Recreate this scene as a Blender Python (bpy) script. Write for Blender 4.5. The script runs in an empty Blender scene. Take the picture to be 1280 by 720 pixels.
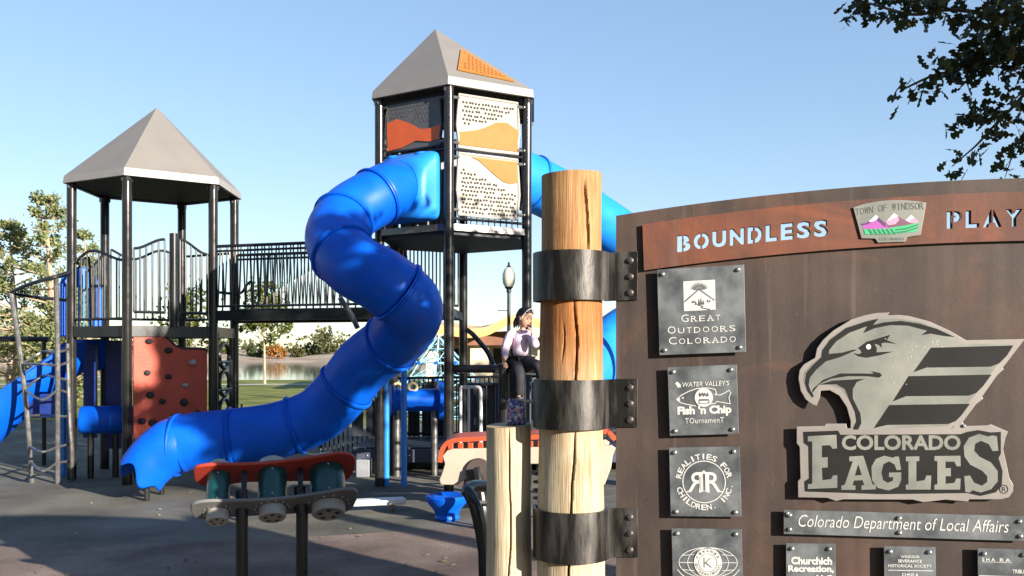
import bpy, bmesh, math, random
from mathutils import Vector, Matrix, Quaternion
R = math.radians
V = Vector
random.seed(7)
C = bpy.context.scene.collection
SC = bpy.context.scene

# ------------------------------------------------------------------ camera
FPX, HZ, EYE = 1100.0, 440.0, 1.6          # focal length in px of a 1280 px wide frame, horizon row, eye height
cam = bpy.data.cameras.new('camera'); camo = bpy.data.objects.new('camera', cam); C.objects.link(camo)
camo.location = (0, 0, EYE); camo.rotation_euler = (R(90), 0, 0)
cam.sensor_width = 36; cam.lens = 36 * FPX / 1280; cam.shift_y = (HZ - 360) / 1280
cam.clip_start = .05; cam.clip_end = 6000
SC.camera = camo

# ------------------------------------------------------------------ sky, sun, exposure
SUN_AZ, SUN_EL = 47.0, 15.5                 # degrees right of straight-behind-the-camera, elevation
S = V((math.sin(R(SUN_AZ)) * math.cos(R(SUN_EL)), -math.cos(R(SUN_AZ)) * math.cos(R(SUN_EL)), math.sin(R(SUN_EL))))
w = bpy.data.worlds.new('World'); SC.world = w; w.use_nodes = True
nt = w.node_tree
sky = nt.nodes.new('ShaderNodeTexSky'); sky.sky_type = 'NISHITA'; sky.sun_disc = False
sky.sun_elevation = R(SUN_EL); sky.sun_rotation = math.atan2(S.x, S.y)
sky.altitude = 0; sky.air_density = 1.0; sky.dust_density = .2; sky.ozone_density = 3.0
bg = nt.nodes['Background']; bg.inputs[1].default_value = .132
hs = nt.nodes.new('ShaderNodeHueSaturation'); hs.inputs['Hue'].default_value = .508; hs.inputs['Saturation'].default_value = 1.2; hs.inputs['Value'].default_value = 1.0
gm = nt.nodes.new('ShaderNodeGamma'); gm.inputs[1].default_value = .6       # film-like flattening of the sky's own gradient
nt.links.new(sky.outputs[0], gm.inputs[0]); nt.links.new(gm.outputs[0], hs.inputs['Color']); nt.links.new(hs.outputs[0], bg.inputs[0])
sun = bpy.data.lights.new('sun', 'SUN'); sun.energy = 4.6; sun.angle = R(.55); sun.color = (1, .91, .79)
suno = bpy.data.objects.new('sun', sun); C.objects.link(suno); suno.location = (20, -20, 20)
suno.rotation_euler = S.to_track_quat('Z', 'Y').to_euler()
vs = SC.view_settings
vs.view_transform = 'Standard'; vs.look = 'None'; vs.exposure = 1.62; vs.gamma = 1; vs.use_curve_mapping = False
SC.cycles.max_bounces = 6; SC.cycles.transparent_max_bounces = 8

def P(px, py, Y):                            # a point at depth Y seen at a pixel of the 1280 x 720 photograph
    return V(((px - 640) / FPX * Y, Y, EYE - (py - HZ) / FPX * Y))

# ------------------------------------------------------------------ materials
def M(name, col, rough=.5, metal=0., var=.12, scale=6., stretch=(1, 1, 1), bump=0., bscale=60., col2=None, coat=0., spec=.5, lo=.35, hi=.65, rvar=0.):
    m = bpy.data.materials.new(name); m.use_nodes = True
    n = m.node_tree.nodes; L = m.node_tree.links
    b = n['Principled BSDF']
    b.inputs['Metallic'].default_value = metal; b.inputs['Roughness'].default_value = rough
    b.inputs['Specular IOR Level'].default_value = spec; b.inputs['Coat Weight'].default_value = coat
    tc = n.new('ShaderNodeTexCoord'); mp = n.new('ShaderNodeMapping'); mp.inputs['Scale'].default_value = stretch
    L.new(tc.outputs['Object'], mp.inputs['Vector'])
    nz = n.new('ShaderNodeTexNoise'); nz.inputs['Scale'].default_value = scale; nz.inputs['Detail'].default_value = 6; nz.inputs['Roughness'].default_value = .6
    L.new(mp.outputs[0], nz.inputs['Vector'])
    cr = n.new('ShaderNodeValToRGB'); cr.color_ramp.elements[0].position = lo; cr.color_ramp.elements[1].position = hi
    c1 = tuple(max(0, c * (1 - var)) for c in col); c2 = col2 or tuple(min(1, c * (1 + var)) for c in col)
    cr.color_ramp.elements[0].color = (*c1, 1); cr.color_ramp.elements[1].color = (*c2, 1)
    L.new(nz.outputs['Fac'], cr.inputs['Fac']); L.new(cr.outputs['Color'], b.inputs['Base Color'])
    if rvar:
        mr = n.new('ShaderNodeMapRange'); mr.inputs['To Min'].default_value = max(.03, rough - rvar); mr.inputs['To Max'].default_value = min(1, rough + rvar)
        mr.inputs['From Min'].default_value = .3; mr.inputs['From Max'].default_value = .7
        L.new(nz.outputs['Fac'], mr.inputs['Value']); L.new(mr.outputs[0], b.inputs['Roughness'])
    if bump:
        n2 = n.new('ShaderNodeTexNoise'); n2.inputs['Scale'].default_value = bscale; n2.inputs['Detail'].default_value = 4
        L.new(mp.outputs[0], n2.inputs['Vector'])
        bp = n.new('ShaderNodeBump'); bp.inputs['Strength'].default_value = bump; bp.inputs['Distance'].default_value = .02
        L.new(n2.outputs['Fac'], bp.inputs['Height']); L.new(bp.outputs[0], b.inputs['Normal'])
    return m

def speckled(m, amt=.35, scale=220., big=.25, bscale=.5):      # granules and broad stains on top of a material's colour
    n = m.node_tree.nodes; L = m.node_tree.links; b = n['Principled BSDF']; src = b.inputs['Base Color'].links[0].from_socket
    tc = n.new('ShaderNodeTexCoord')
    for sc, a, dt in ((scale, amt, 2), (bscale, big, 5)):
        z = n.new('ShaderNodeTexNoise'); z.inputs['Scale'].default_value = sc; z.inputs['Detail'].default_value = dt; L.new(tc.outputs['Object'], z.inputs['Vector'])
        r = n.new('ShaderNodeMapRange'); r.inputs['From Min'].default_value = .3; r.inputs['From Max'].default_value = .7; r.inputs['To Min'].default_value = 1 - a; r.inputs['To Max'].default_value = 1 + a; L.new(z.outputs['Fac'], r.inputs['Value'])
        x = n.new('ShaderNodeMix'); x.data_type = 'RGBA'; x.blend_type = 'MULTIPLY'; x.inputs[0].default_value = 1; L.new(src, x.inputs[6]); L.new(r.outputs[0], x.inputs[7]); src = x.outputs[2]
    L.new(src, b.inputs['Base Color']); return m

def rusty(name, dk, md, hot, hotlo, runs=.45, rough=.62):    # steel left to rust: blotches, vertical runs, bright orange patches, scratches
    m = bpy.data.materials.new(name); m.use_nodes = True; n = m.node_tree.nodes; L = m.node_tree.links; b = n['Principled BSDF']
    b.inputs['Specular IOR Level'].default_value = .3; tc = n.new('ShaderNodeTexCoord')
    def noise(scale, st=(1, 1, 1), det=6, ro=.6, dist=0.):
        mp = n.new('ShaderNodeMapping'); mp.inputs['Scale'].default_value = st; L.new(tc.outputs['Object'], mp.inputs['Vector'])
        z = n.new('ShaderNodeTexNoise'); z.inputs['Scale'].default_value = scale; z.inputs['Detail'].default_value = det; z.inputs['Roughness'].default_value = ro; z.inputs['Distortion'].default_value = dist; L.new(mp.outputs[0], z.inputs['Vector']); return z.outputs['Fac']
    def ramp(f, lo, hi, a, c):
        r = n.new('ShaderNodeValToRGB'); r.color_ramp.elements[0].position = lo; r.color_ramp.elements[1].position = hi; r.color_ramp.elements[0].color = (*a, 1); r.color_ramp.elements[1].color = (*c, 1); L.new(f, r.inputs['Fac']); return r.outputs['Color']
    def mix(f, a, c, mode='MIX'):
        x = n.new('ShaderNodeMix'); x.data_type = 'RGBA'; x.blend_type = mode
        if isinstance(f, float): x.inputs[0].default_value = f
        else: L.new(f, x.inputs[0])
        L.new(a, x.inputs[6]); L.new(c, x.inputs[7]); return x.outputs[2]
    col = ramp(noise(2.3, (1, 1, .8), 7, .65, .4), .36, .64, dk, md)
    hotc = n.new('ShaderNodeRGB'); hotc.outputs[0].default_value = (*hot, 1)
    col = mix(ramp(noise(1.7, (1, 1, 1.3), 6, .7, .8), hotlo, hotlo + .2, (0, 0, 0), (.8, .8, .8)), col, hotc.outputs[0])
    run = ramp(noise(7, (2.2, 2.2, .16), 4, .55), .36, .62, (1 - runs,) * 3, (1, 1, 1)); col = mix(1.0, col, run, 'MULTIPLY')
    pale = n.new('ShaderNodeRGB'); pale.outputs[0].default_value = (.16, .13, .115, 1)
    col = mix(ramp(noise(10, (2.6, 2.6, .10), 3, .5), .63, .75, (0, 0, 0), (.22, .22, .22)), col, pale.outputs[0])
    col = mix(ramp(noise(150, (1, 1, 1), 3, .6), .66, .72, (0, 0, 0), (.35, .35, .35)), col, pale.outputs[0])
    L.new(col, b.inputs['Base Color'])
    rr_ = n.new('ShaderNodeMapRange'); rr_.inputs['To Min'].default_value = rough - .15; rr_.inputs['To Max'].default_value = rough + .2; L.new(noise(6), rr_.inputs['Value']); L.new(rr_.outputs[0], b.inputs['Roughness'])
    bp = n.new('ShaderNodeBump'); bp.inputs['Strength'].default_value = .06; bp.inputs['Distance'].default_value = .01; L.new(noise(70), bp.inputs['Height']); L.new(bp.outputs[0], b.inputs['Normal'])
    return m

def leafmat(name, cols, rough=.6, trans=.35):
    m = bpy.data.materials.new(name); m.use_nodes = True
    n = m.node_tree.nodes; L = m.node_tree.links
    b = n['Principled BSDF']; b.inputs['Roughness'].default_value = rough; b.inputs['Specular IOR Level'].default_value = .3
    g = n.new('ShaderNodeNewGeometry'); cr = n.new('ShaderNodeValToRGB')
    e = cr.color_ramp.elements
    while len(e) < len(cols): e.new(.5)
    for i, c in enumerate(cols): e[i].position = i / (len(cols) - 1); e[i].color = (*c, 1)
    L.new(g.outputs['Random Per Island'], cr.inputs['Fac']); L.new(cr.outputs['Color'], b.inputs['Base Color'])
    t = n.new('ShaderNodeBsdfTranslucent'); L.new(cr.outputs['Color'], t.inputs['Color'])
    mx = n.new('ShaderNodeMixShader'); mx.inputs[0].default_value = trans
    out = n['Material Output']
    L.new(b.outputs[0], mx.inputs[1]); L.new(t.outputs[0], mx.inputs[2]); L.new(mx.outputs[0], out.inputs['Surface'])
    return m

def wood(name):                               # peeled log: honey brown above, bleached cream below, grain along z
    m = bpy.data.materials.new(name); m.use_nodes = True
    n = m.node_tree.nodes; L = m.node_tree.links
    b = n['Principled BSDF']; b.inputs['Roughness'].default_value = .75; b.inputs['Specular IOR Level'].default_value = .25
    tc = n.new('ShaderNodeTexCoord'); mp = n.new('ShaderNodeMapping'); mp.inputs['Scale'].default_value = (1, 1, .06)
    L.new(tc.outputs['Object'], mp.inputs['Vector'])
    def noise(sc, det=5, vec=mp):
        x = n.new('ShaderNodeTexNoise'); x.inputs['Scale'].default_value = sc; x.inputs['Detail'].default_value = det; x.inputs['Roughness'].default_value = .62
        L.new(vec.outputs[0], x.inputs['Vector']); return x
    g1 = noise(70, 8); g2 = noise(14, 4)
    big = n.new('ShaderNodeTexNoise'); big.inputs['Scale'].default_value = 5; L.new(tc.outputs['Object'], big.inputs['Vector'])
    sx = n.new('ShaderNodeSeparateXYZ'); L.new(tc.outputs['Object'], sx.inputs[0])
    def math_(op, a, bb):
        x = n.new('ShaderNodeMath'); x.operation = op
        for i, q in enumerate((a, bb)):
            if isinstance(q, (int, float)): x.inputs[i].default_value = q
            else: L.new(q, x.inputs[i])
        return x.outputs[0]
    hz = math_('ADD', sx.outputs['Z'], math_('MULTIPLY', math_('SUBTRACT', big.outputs['Fac'], .5), .25))
    mr = n.new('ShaderNodeMapRange'); mr.inputs['From Min'].default_value = 1.22; mr.inputs['From Max'].default_value = 1.62; L.new(hz, mr.inputs['Value'])
    mr2 = n.new('ShaderNodeMapRange'); mr2.inputs['From Min'].default_value = 1.85; mr2.inputs['From Max'].default_value = 2.0; L.new(hz, mr2.inputs['Value'])
    def ramp(f, a, bb, lo=.3, hi=.7):
        r = n.new('ShaderNodeValToRGB'); r.color_ramp.elements[0].position = lo; r.color_ramp.elements[1].position = hi
        r.color_ramp.elements[0].color = (*a, 1); r.color_ramp.elements[1].color = (*bb, 1); L.new(f, r.inputs['Fac']); return r.outputs['Color']
    def mix(f, a, bb, mode='MIX'):
        x = n.new('ShaderNodeMix'); x.data_type = 'RGBA'; x.blend_type = mode
        if isinstance(f, float): x.inputs[0].default_value = f
        else: L.new(f, x.inputs[0])
        L.new(a, x.inputs[6]); L.new(bb, x.inputs[7]); return x.outputs[2]
    cream = ramp(g1.outputs['Fac'], (.40, .33, .215), (.52, .45, .32))
    honey = ramp(g1.outputs['Fac'], (.24, .095, .03), (.44, .20, .068))
    tan = ramp(g1.outputs['Fac'], (.30, .165, .072), (.46, .28, .13))
    col = mix(mr.outputs[0], cream, honey); col = mix(mr2.outputs[0], col, tan)
    vo = n.new('ShaderNodeTexVoronoi'); vo.inputs['Scale'].default_value = 4.6
    mpk = n.new('ShaderNodeMapping'); mpk.inputs['Scale'].default_value = (1, 1, .6); L.new(tc.outputs['Object'], mpk.inputs['Vector']); L.new(mpk.outputs[0], vo.inputs['Vector'])
    knot = n.new('ShaderNodeValToRGB'); knot.color_ramp.elements[0].position = .05; knot.color_ramp.elements[1].position = .13
    knot.color_ramp.elements[0].color = (.25, .17, .1, 1); knot.color_ramp.elements[1].color = (1, 1, 1, 1); L.new(vo.outputs['Distance'], knot.inputs['Fac'])
    streak = n.new('ShaderNodeValToRGB'); streak.color_ramp.elements[0].position = .33; streak.color_ramp.elements[1].position = .5
    streak.color_ramp.elements[0].color = (.72, .66, .58, 1); streak.color_ramp.elements[1].color = (1, 1, 1, 1); L.new(g2.outputs['Fac'], streak.inputs['Fac'])
    col = mix(1.0, col, knot.outputs['Color'], 'MULTIPLY'); col = mix(.8, col, streak.outputs['Color'], 'MULTIPLY')
    mpf = n.new('ShaderNodeMapping'); mpf.inputs['Scale'].default_value = (1, 1, .025); L.new(tc.outputs['Object'], mpf.inputs['Vector'])
    g3 = noise(230, 6, mpf)
    fine = ramp(g3.outputs['Fac'], (.55, .5, .45), (1.12, 1.1, 1.08), .32, .6); col = mix(.75, col, fine, 'MULTIPLY')
    g4 = noise(38, 3, mpf)
    chk = n.new('ShaderNodeValToRGB'); chk.color_ramp.elements[0].position = .27; chk.color_ramp.elements[1].position = .31
    chk.color_ramp.elements[0].color = (.28, .2, .14, 1); chk.color_ramp.elements[1].color = (1, 1, 1, 1); L.new(g4.outputs['Fac'], chk.inputs['Fac']); col = mix(.8, col, chk.outputs['Color'], 'MULTIPLY')
    dirt = ramp(big.outputs['Fac'], (.78, .72, .66), (1, 1, 1), .35, .55); col = mix(.8, col, dirt, 'MULTIPLY')
    L.new(col, b.inputs['Base Color'])
    bp = n.new('ShaderNodeBump'); bp.inputs['Strength'].default_value = .55; bp.inputs['Distance'].default_value = .006
    L.new(g3.outputs['Fac'], bp.inputs['Height']); L.new(bp.outputs[0], b.inputs['Normal'])
    return m

blue = M('blue_plastic', (.001, .085, .54), .40, var=.1, scale=3, bump=.05, bscale=30, rvar=.06, spec=.22)
blue2 = M('blue_plastic_sunlit', (.012, .19, .66), .42, var=.1, scale=3, spec=.25)  # paler blue: strong sun on the rear tube is put into the colour
navy = M('navy_plastic', (.012, .03, .16), .4, var=.15)
bluesteel = M('blue_painted_steel', (.02, .20, .60), .3, var=.1)
dark = M('charcoal_powder_coat', (.014, .015, .017), .3, metal=.0, var=.2, scale=5, rvar=.08, spec=.4)
deckm = M('dark_deck_vinyl', (.02, .024, .035), .6, var=.2)
postm = M('bronze_post_paint', (.022, .021, .021), .2, metal=.25, var=.15, rvar=.06)
steel = M('galvanised_steel', (.17, .165, .16), .35, metal=.7, var=.2, scale=12, rvar=.1)
roofm = M('grey_roof_plastic', (.168, .154, .139), .55, var=.05, scale=2.5)
roofe = M('pale_roof_edge', (.23, .215, .20), .5, var=.05)
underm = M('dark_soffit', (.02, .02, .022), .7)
speckled(blue, .05, 45, .12, 1.4); speckled(blue2, .05, 45, .10, 1.4)
cream = M('cream_panel', (.34, .31, .265), .75, var=.05, spec=.08)
tanp = M('tan_panel', (.27, .15, .055), .75, var=.06, spec=.08)
orange = M('orange_panel', (.62, .10, .022), .45, var=.06)
roofo = M('orange_roof_grille', (.34, .13, .018), .45, var=.08)
greyp = M('grey_panel', (.09, .088, .088), .5, var=.1)
holem = M('hole_dark', (.02, .02, .023), .8)
redwall = M('red_climbing_panel', (.43, .058, .027), .6, var=.12, scale=4, bump=.25, bscale=45)
beige = M('beige_plastic', (.36, .30, .235), .5, var=.06)
orangetop = M('orange_plastic', (.42, .06, .02), .42, var=.1)
redorange = M('red_orange_board', (.32, .032, .016), .5, var=.1)
greyboard = M('grey_board', (.14, .137, .135), .5, var=.08)
teal = M('teal_plastic', (.005, .048, .048), .25, var=.12)
offwhite = M('offwhite_plastic', (.30, .285, .26), .5, var=.06)
whitem = M('white_paint', (.6, .6, .6), .4, var=.05)
rust = rusty('weathered_rust_steel', (.036, .026, .022), (.062, .040, .032), (.10, .046, .028), .53, .26)
rust2 = rusty('orange_rust_steel', (.072, .033, .023), (.118, .043, .026), (.19, .055, .023), .48, .18)
strapm = M('worn_mill_steel', (.032, .029, .027), .42, metal=.7, var=.3, scale=9, stretch=(2.2, 2.2, .35), bump=.06, bscale=90, col2=(.14, .13, .12), rvar=.12, lo=.45, hi=.8)
plaqm = M('slate_grey_plaque', (.075, .085, .094), .5, metal=.2, var=.35, scale=9, col2=(.125, .135, .142), rvar=.12)
plaqe = M('plaque_engraving', (.42, .42, .40), .6, var=.12, scale=60)
alum = M('brushed_aluminium', (.145, .155, .14), .55, metal=.3, var=.12, scale=5, col2=(.20, .20, .175), rvar=.1)
alumr = M('aluminium_rim', (.22, .20, .185), .5, metal=.4, var=.1)
blackd = M('black_vinyl', (.008, .008, .0075), .6, var=.3, spec=.2)
boltm = M('bolt_steel', (.62, .6, .58), .25, metal=.9, var=.1)
boltd = M('dark_bolt', (.10, .085, .08), .35, metal=.7, var=.2)
woodm = wood('peeled_log')
crackm = M('log_crack', (.06, .035, .02), .9)
purple = M('sign_purple', (.30, .06, .30), .5); dpurple = M('sign_dark_purple', (.07, .02, .10), .5)
pinkm = M('sign_pink', (.55, .22, .33), .5); snow = M('sign_snow', (.8, .74, .76), .5)
sgreen = M('sign_green', (.03, .33, .14), .5); sdgreen = M('sign_dark_green', (.01, .12, .05), .5); plum = M('sign_plum', (.13, .05, .09), .5)
signink = M('sign_ink', (.06, .07, .055), .6)

# ------------------------------------------------------------------ mesh builder
class B:
    def __init__(s): s.bm = bmesh.new()
    def ring(s, c, x, y, r, n, ry=None):
        ry = r if ry is None else ry
        return [s.bm.verts.new(c + x * (r * math.cos(2 * math.pi * i / n)) + y * (ry * math.sin(2 * math.pi * i / n))) for i in range(n)]
    def bridge(s, a, b):
        n = len(a)
        for i in range(n): s.bm.faces.new((a[i], a[(i + 1) % n], b[(i + 1) % n], b[i]))
    def tube(s, pts, r, n=10, cap=True, closed=False):
        pts = [V(p) for p in pts]; k = len(pts)
        rs = r if isinstance(r, (list, tuple)) else [r] * k
        t0 = (pts[1] - pts[0]).normalized()
        up = V((0, 0, 1)) if abs(t0.z) < .9 else V((1, 0, 0))
        x = t0.cross(up).normalized(); prev = None; first = None; tp = t0
        for i in range(k):
            if closed: t = (pts[(i + 1) % k] - pts[i - 1]).normalized()
            else: t = (pts[min(i + 1, k - 1)] - pts[max(i - 1, 0)]).normalized()
            q = tp.rotation_difference(t); x = q @ x; x = (x - t * x.dot(t)).normalized(); tp = t
            y = t.cross(x)
            rg = s.ring(pts[i], x, y, rs[i], n)
            if prev: s.bridge(prev, rg)
            else: first = rg
            prev = rg
        if closed: s.bridge(prev, first)
        elif cap:
            s.bm.faces.new(first[::-1]); s.bm.faces.new(prev)
        return s
    def box(s, c, d, rot=None):
        c = V(c); vs_ = []
        for z in (-.5, .5):
            for (x, y) in ((-.5, -.5), (.5, -.5), (.5, .5), (-.5, .5)):
                p = V((x * d[0], y * d[1], z * d[2]))
                if rot is not None: p = rot @ p
                vs_.append(s.bm.verts.new(c + p))
        for f in ((3, 2, 1, 0), (4, 5, 6, 7), (0, 1, 5, 4), (1, 2, 6, 5), (2, 3, 7, 6), (3, 0, 4, 7)): s.bm.faces.new([vs_[i] for i in f])
        return s
    def beam(s, a, b, wd, ht, up=None):
        a = V(a); b = V(b); t = (b - a); L = t.length; t.normalize()
        up = V(up) if up else (V((0, 0, 1)) if abs(t.z) < .95 else V((0, 1, 0)))
        sd = t.cross(up).normalized(); u = sd.cross(t)
        return s.box((a + b) / 2, (L, wd, ht), Matrix((t, sd, u)).transposed())
    def prism(s, poly, vec):
        vec = V(vec); a = [s.bm.verts.new(V(p)) for p in poly]; b = [s.bm.verts.new(V(p) + vec) for p in poly]
        n = len(a); s.bm.faces.new(a); s.bm.faces.new(b[::-1])
        for i in range(n): s.bm.faces.new((a[i], b[i], b[(i + 1) % n], a[(i + 1) % n]))
        return s
    def lathe(s, prof, c, axis=V((0, 0, 1)), n=20):
        c = V(c); axis = V(axis).normalized(); up = V((0, 0, 1)) if abs(axis.z) < .9 else V((1, 0, 0))
        x = axis.cross(up).normalized(); y = axis.cross(x); prev = None
        for (r, z) in prof:
            rg = s.ring(c + axis * z, x, y, max(r, 1e-4), n)
            if prev: s.bridge(prev, rg)
            else: s.bm.faces.new(rg[::-1])
            prev = rg
        s.bm.faces.new(prev); return s
    def ball(s, c, r, n=12, m=8):
        r = V((r, r, r)) if isinstance(r, (int, float)) else V(r)
        return s._ball(V(c), r, n, m)
    def _ball(s, c, r, n, m):
        prev = None
        top = s.bm.verts.new(c + V((0, 0, r.z))); bot = s.bm.verts.new(c - V((0, 0, r.z)))
        for j in range(1, m):
            th = math.pi * j / m
            rg = [s.bm.verts.new(c + V((r.x * math.sin(th) * math.cos(2 * math.pi * i / n), r.y * math.sin(th) * math.sin(2 * math.pi * i / n), r.z * math.cos(th)))) for i in range(n)]
            if prev: s.bridge(prev, rg)
            else:
                for i in range(n): s.bm.faces.new((top, rg[i], rg[(i + 1) % n]))
            prev = rg
        for i in range(n): s.bm.faces.new((prev[(i + 1) % n], prev[i], bot))
        return s
    def build(s, name, mat, parent=None, smooth=True, angle=35, loc=None, bevel=0, fix=True):
        bm = s.bm
        if fix: bmesh.ops.recalc_face_normals(bm, faces=bm.faces)
        off = V((0, 0, 0))
        if parent:
            q = parent
            while q: off += q.location; q = q.parent
        elif loc is not None: off = V(loc)
        bmesh.ops.translate(bm, vec=-off, verts=bm.verts)
        me = bpy.data.meshes.new(name); bm.to_mesh(me); bm.free()
        if smooth:
            for p in me.polygons: p.use_smooth = True
            me.set_sharp_from_angle(angle=R(angle))
        o = bpy.data.objects.new(name, me); C.objects.link(o)
        for mm in (mat if isinstance(mat, (list, tuple)) else [mat]): me.materials.append(mm)
        if parent: o.parent = parent
        elif loc is not None: o.location = loc
        if bevel:
            b = o.modifiers.new('bevel', 'BEVEL'); b.width = bevel; b.segments = 2; b.limit_method = 'ANGLE'; b.angle_limit = R(40)
        return o

def tag(o, label=None, cat=None, group=None, kind=None):
    for k, v in (('label', label), ('category', cat), ('group', group), ('kind', kind)):
        if v: o[k] = v
    return o
def thing(name, loc, label, cat, group=None):
    o = bpy.data.objects.new(name, None); C.objects.link(o); o.location = loc; o.empty_display_size = .2
    return tag(o, label, cat, group)
def smooth_path(pts, k=8):
    pts = [V(p) for p in pts]; out = []
    for i in range(len(pts) - 1):
        p0 = pts[max(i - 1, 0)]; p1 = pts[i]; p2 = pts[i + 1]; p3 = pts[min(i + 2, len(pts) - 1)]
        for j in range(k):
            t = j / k
            out.append(.5 * ((2 * p1) + (p2 - p0) * t + (2 * p0 - 5 * p1 + 4 * p2 - p3) * t * t + (3 * p1 - p0 - 3 * p2 + p3) * t ** 3))
    out.append(pts[-1]); return out
def text_mesh(s, weight=0., spacing=1.0, shear=0.):
    """triangulated outline of a line of writing: list of 2D faces scaled into the unit box"""
    cu = bpy.data.curves.new('writing', 'FONT'); cu.body = s; cu.offset = weight; cu.space_character = spacing; cu.shear = shear; cu.resolution_u = 3
    o = bpy.data.objects.new('writing', cu); C.objects.link(o)
    dg = bpy.context.evaluated_depsgraph_get(); ev = o.evaluated_get(dg)
    me = bpy.data.meshes.new_from_object(ev)
    bm = bmesh.new(); bm.from_mesh(me); bmesh.ops.remove_doubles(bm, verts=bm.verts, dist=1e-5)
    bpy.data.objects.remove(o); bpy.data.curves.remove(cu); bpy.data.meshes.remove(me)
    xs = [v.co.x for v in bm.verts]; ys = [v.co.y for v in bm.verts]
    x0, x1, y0, y1 = min(xs), max(xs), min(ys), max(ys)
    asp = (x1 - x0) / (y1 - y0)
    for v in bm.verts: v.co.x = (v.co.x - x0) / (x1 - x0); v.co.y = (v.co.y - y0) / (y1 - y0); v.co.z = 0
    return bm, asp
def add_text(bld, s, warp, thick_vec, weight=0., spacing=1.0, shear=0.):
    """extrude writing into builder bld; warp maps (s,t) in 0..1 to a 3D point"""
    bm, asp = text_mesh(s, weight, spacing, shear)
    W = warp(asp) if getattr(warp, 'needs_aspect', False) else warp
    d = V(thick_vec); a = {}; b = {}
    for v in bm.verts:
        p = V(W(v.co.x, v.co.y)); a[v] = bld.bm.verts.new(p); b[v] = bld.bm.verts.new(p + d)
    for f in bm.faces:
        try:
            bld.bm.faces.new([a[v] for v in f.verts]); bld.bm.faces.new([b[v] for v in reversed(f.verts)])
        except ValueError: pass
    for e in bm.edges:
        if len(e.link_faces) == 1:
            v1, v2 = e.verts
            try: bld.bm.faces.new((a[v1], a[v2], b[v2], b[v1]))
            except ValueError: pass
    bm.free()
# ------------------------------------------------------------------ ground, lawn, lake
def sheet(name, poly, z, mat, kind='structure'):
    b = B(); b.bm.faces.new([b.bm.verts.new((x, y, z)) for x, y in poly]); o = b.build(name, mat, smooth=False)
    bm = bmesh.new(); bm.from_mesh(o.data)
    if bm.faces[:][0].normal.z < 0: bmesh.ops.reverse_faces(bm, faces=bm.faces)
    bm.to_mesh(o.data); bm.free()
    return tag(o, kind=kind)
grassm = M('mown_grass', (.13, .155, .03), .85, var=.3, scale=.6, col2=(.24, .24, .065), bump=.5, bscale=30, spec=.15)
rubber = M('grey_green_rubber', (.108, .101, .083), .88, var=.22, scale=.9, bump=.5, bscale=160, col2=(.15, .142, .117), spec=.3)
rubberr = M('reddish_rubber', (.135, .098, .082), .88, var=.25, scale=1.3, bump=.5, bscale=160, col2=(.20, .15, .125), spec=.3)
speckled(rubber, .4, 150, .3, .45); speckled(rubberr, .4, 150, .35, .5)
waterm = M('lake_water', (.03, .035, .03), .06, var=.1, bump=.08, bscale=1.2, stretch=(1, .25, 1))
bankm = M('dry_bank_soil', (.30, .22, .15), .9, var=.3, scale=.15, col2=(.42, .33, .24))
concm = M('pale_concrete', (.40, .38, .34), .8, var=.15, scale=2)
sheet('lawn', [(-2500, -300), (2500, -300), (2500, 4000), (-2500, 4000)], 0, grassm)
lk = [(-70, 56), (-40, 51), (-16, 50), (-7, 52), (-3, 60), (-6, 75), (2, 95), (6, 120), (-4, 140), (-40, 146), (-90, 143), (-110, 110), (-95, 75)]
sheet('lake', [(p.x, p.y) for p in smooth_path([(x, y, 0) for x, y in lk + lk[:1]], 6)[:-1]], .012, waterm)
pad = [(-16, -7), (14, -7), (14, 15), (10, 18), (3, 19.5), (-5, 19), (-12, 20.5), (-17, 17), (-18, 5)]
sheet('rubber_ground', [(p.x, p.y) for p in smooth_path([(x, y, 0) for x, y in pad + pad[:1]], 8)[:-1]], .02, rubber)
rp = [(-12, -6), (11, -6), (11, 8.5), (4, 9.0), (1.0, 8.6), (-.4, 7.95), (-1.6, 7.55), (-3.2, 7.2), (-5.0, 7.15), (-8, 6.0), (-11, 3)]
sheet('red_rubber_ground', [(p.x, p.y) for p in smooth_path([(x, y, 0) for x, y in rp + rp[:1]], 8)[:-1]], .024, rubberr)
sheet('path', [(-60, 43.2), (-14, 42.2), (-6, 43), (20, 39), (60, 40), (60, 41.2), (20, 40.3), (-6, 44.4), (-14, 43.6), (-60, 44.6)], .016, concm)
# far bank: a low earth ridge beyond the water
b = B(); prev = None
for i in range(61):
    x = -240 + i * 8; h = 2.2 + 1.0 * math.sin(i * .7) + .6 * math.sin(i * 1.9 + 1)
    row = [b.bm.verts.new((x, y, z)) for y, z in ((138 + 3 * math.sin(i * .5), -.2), (150, h * .55), (164, h), (200, h * .9), (260, -.3))]
    if prev:
        for k in range(4): b.bm.faces.new((prev[k], row[k], row[k + 1], prev[k + 1]))
    prev = row
tag(b.build('far_bank', bankm), kind='structure')

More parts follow.
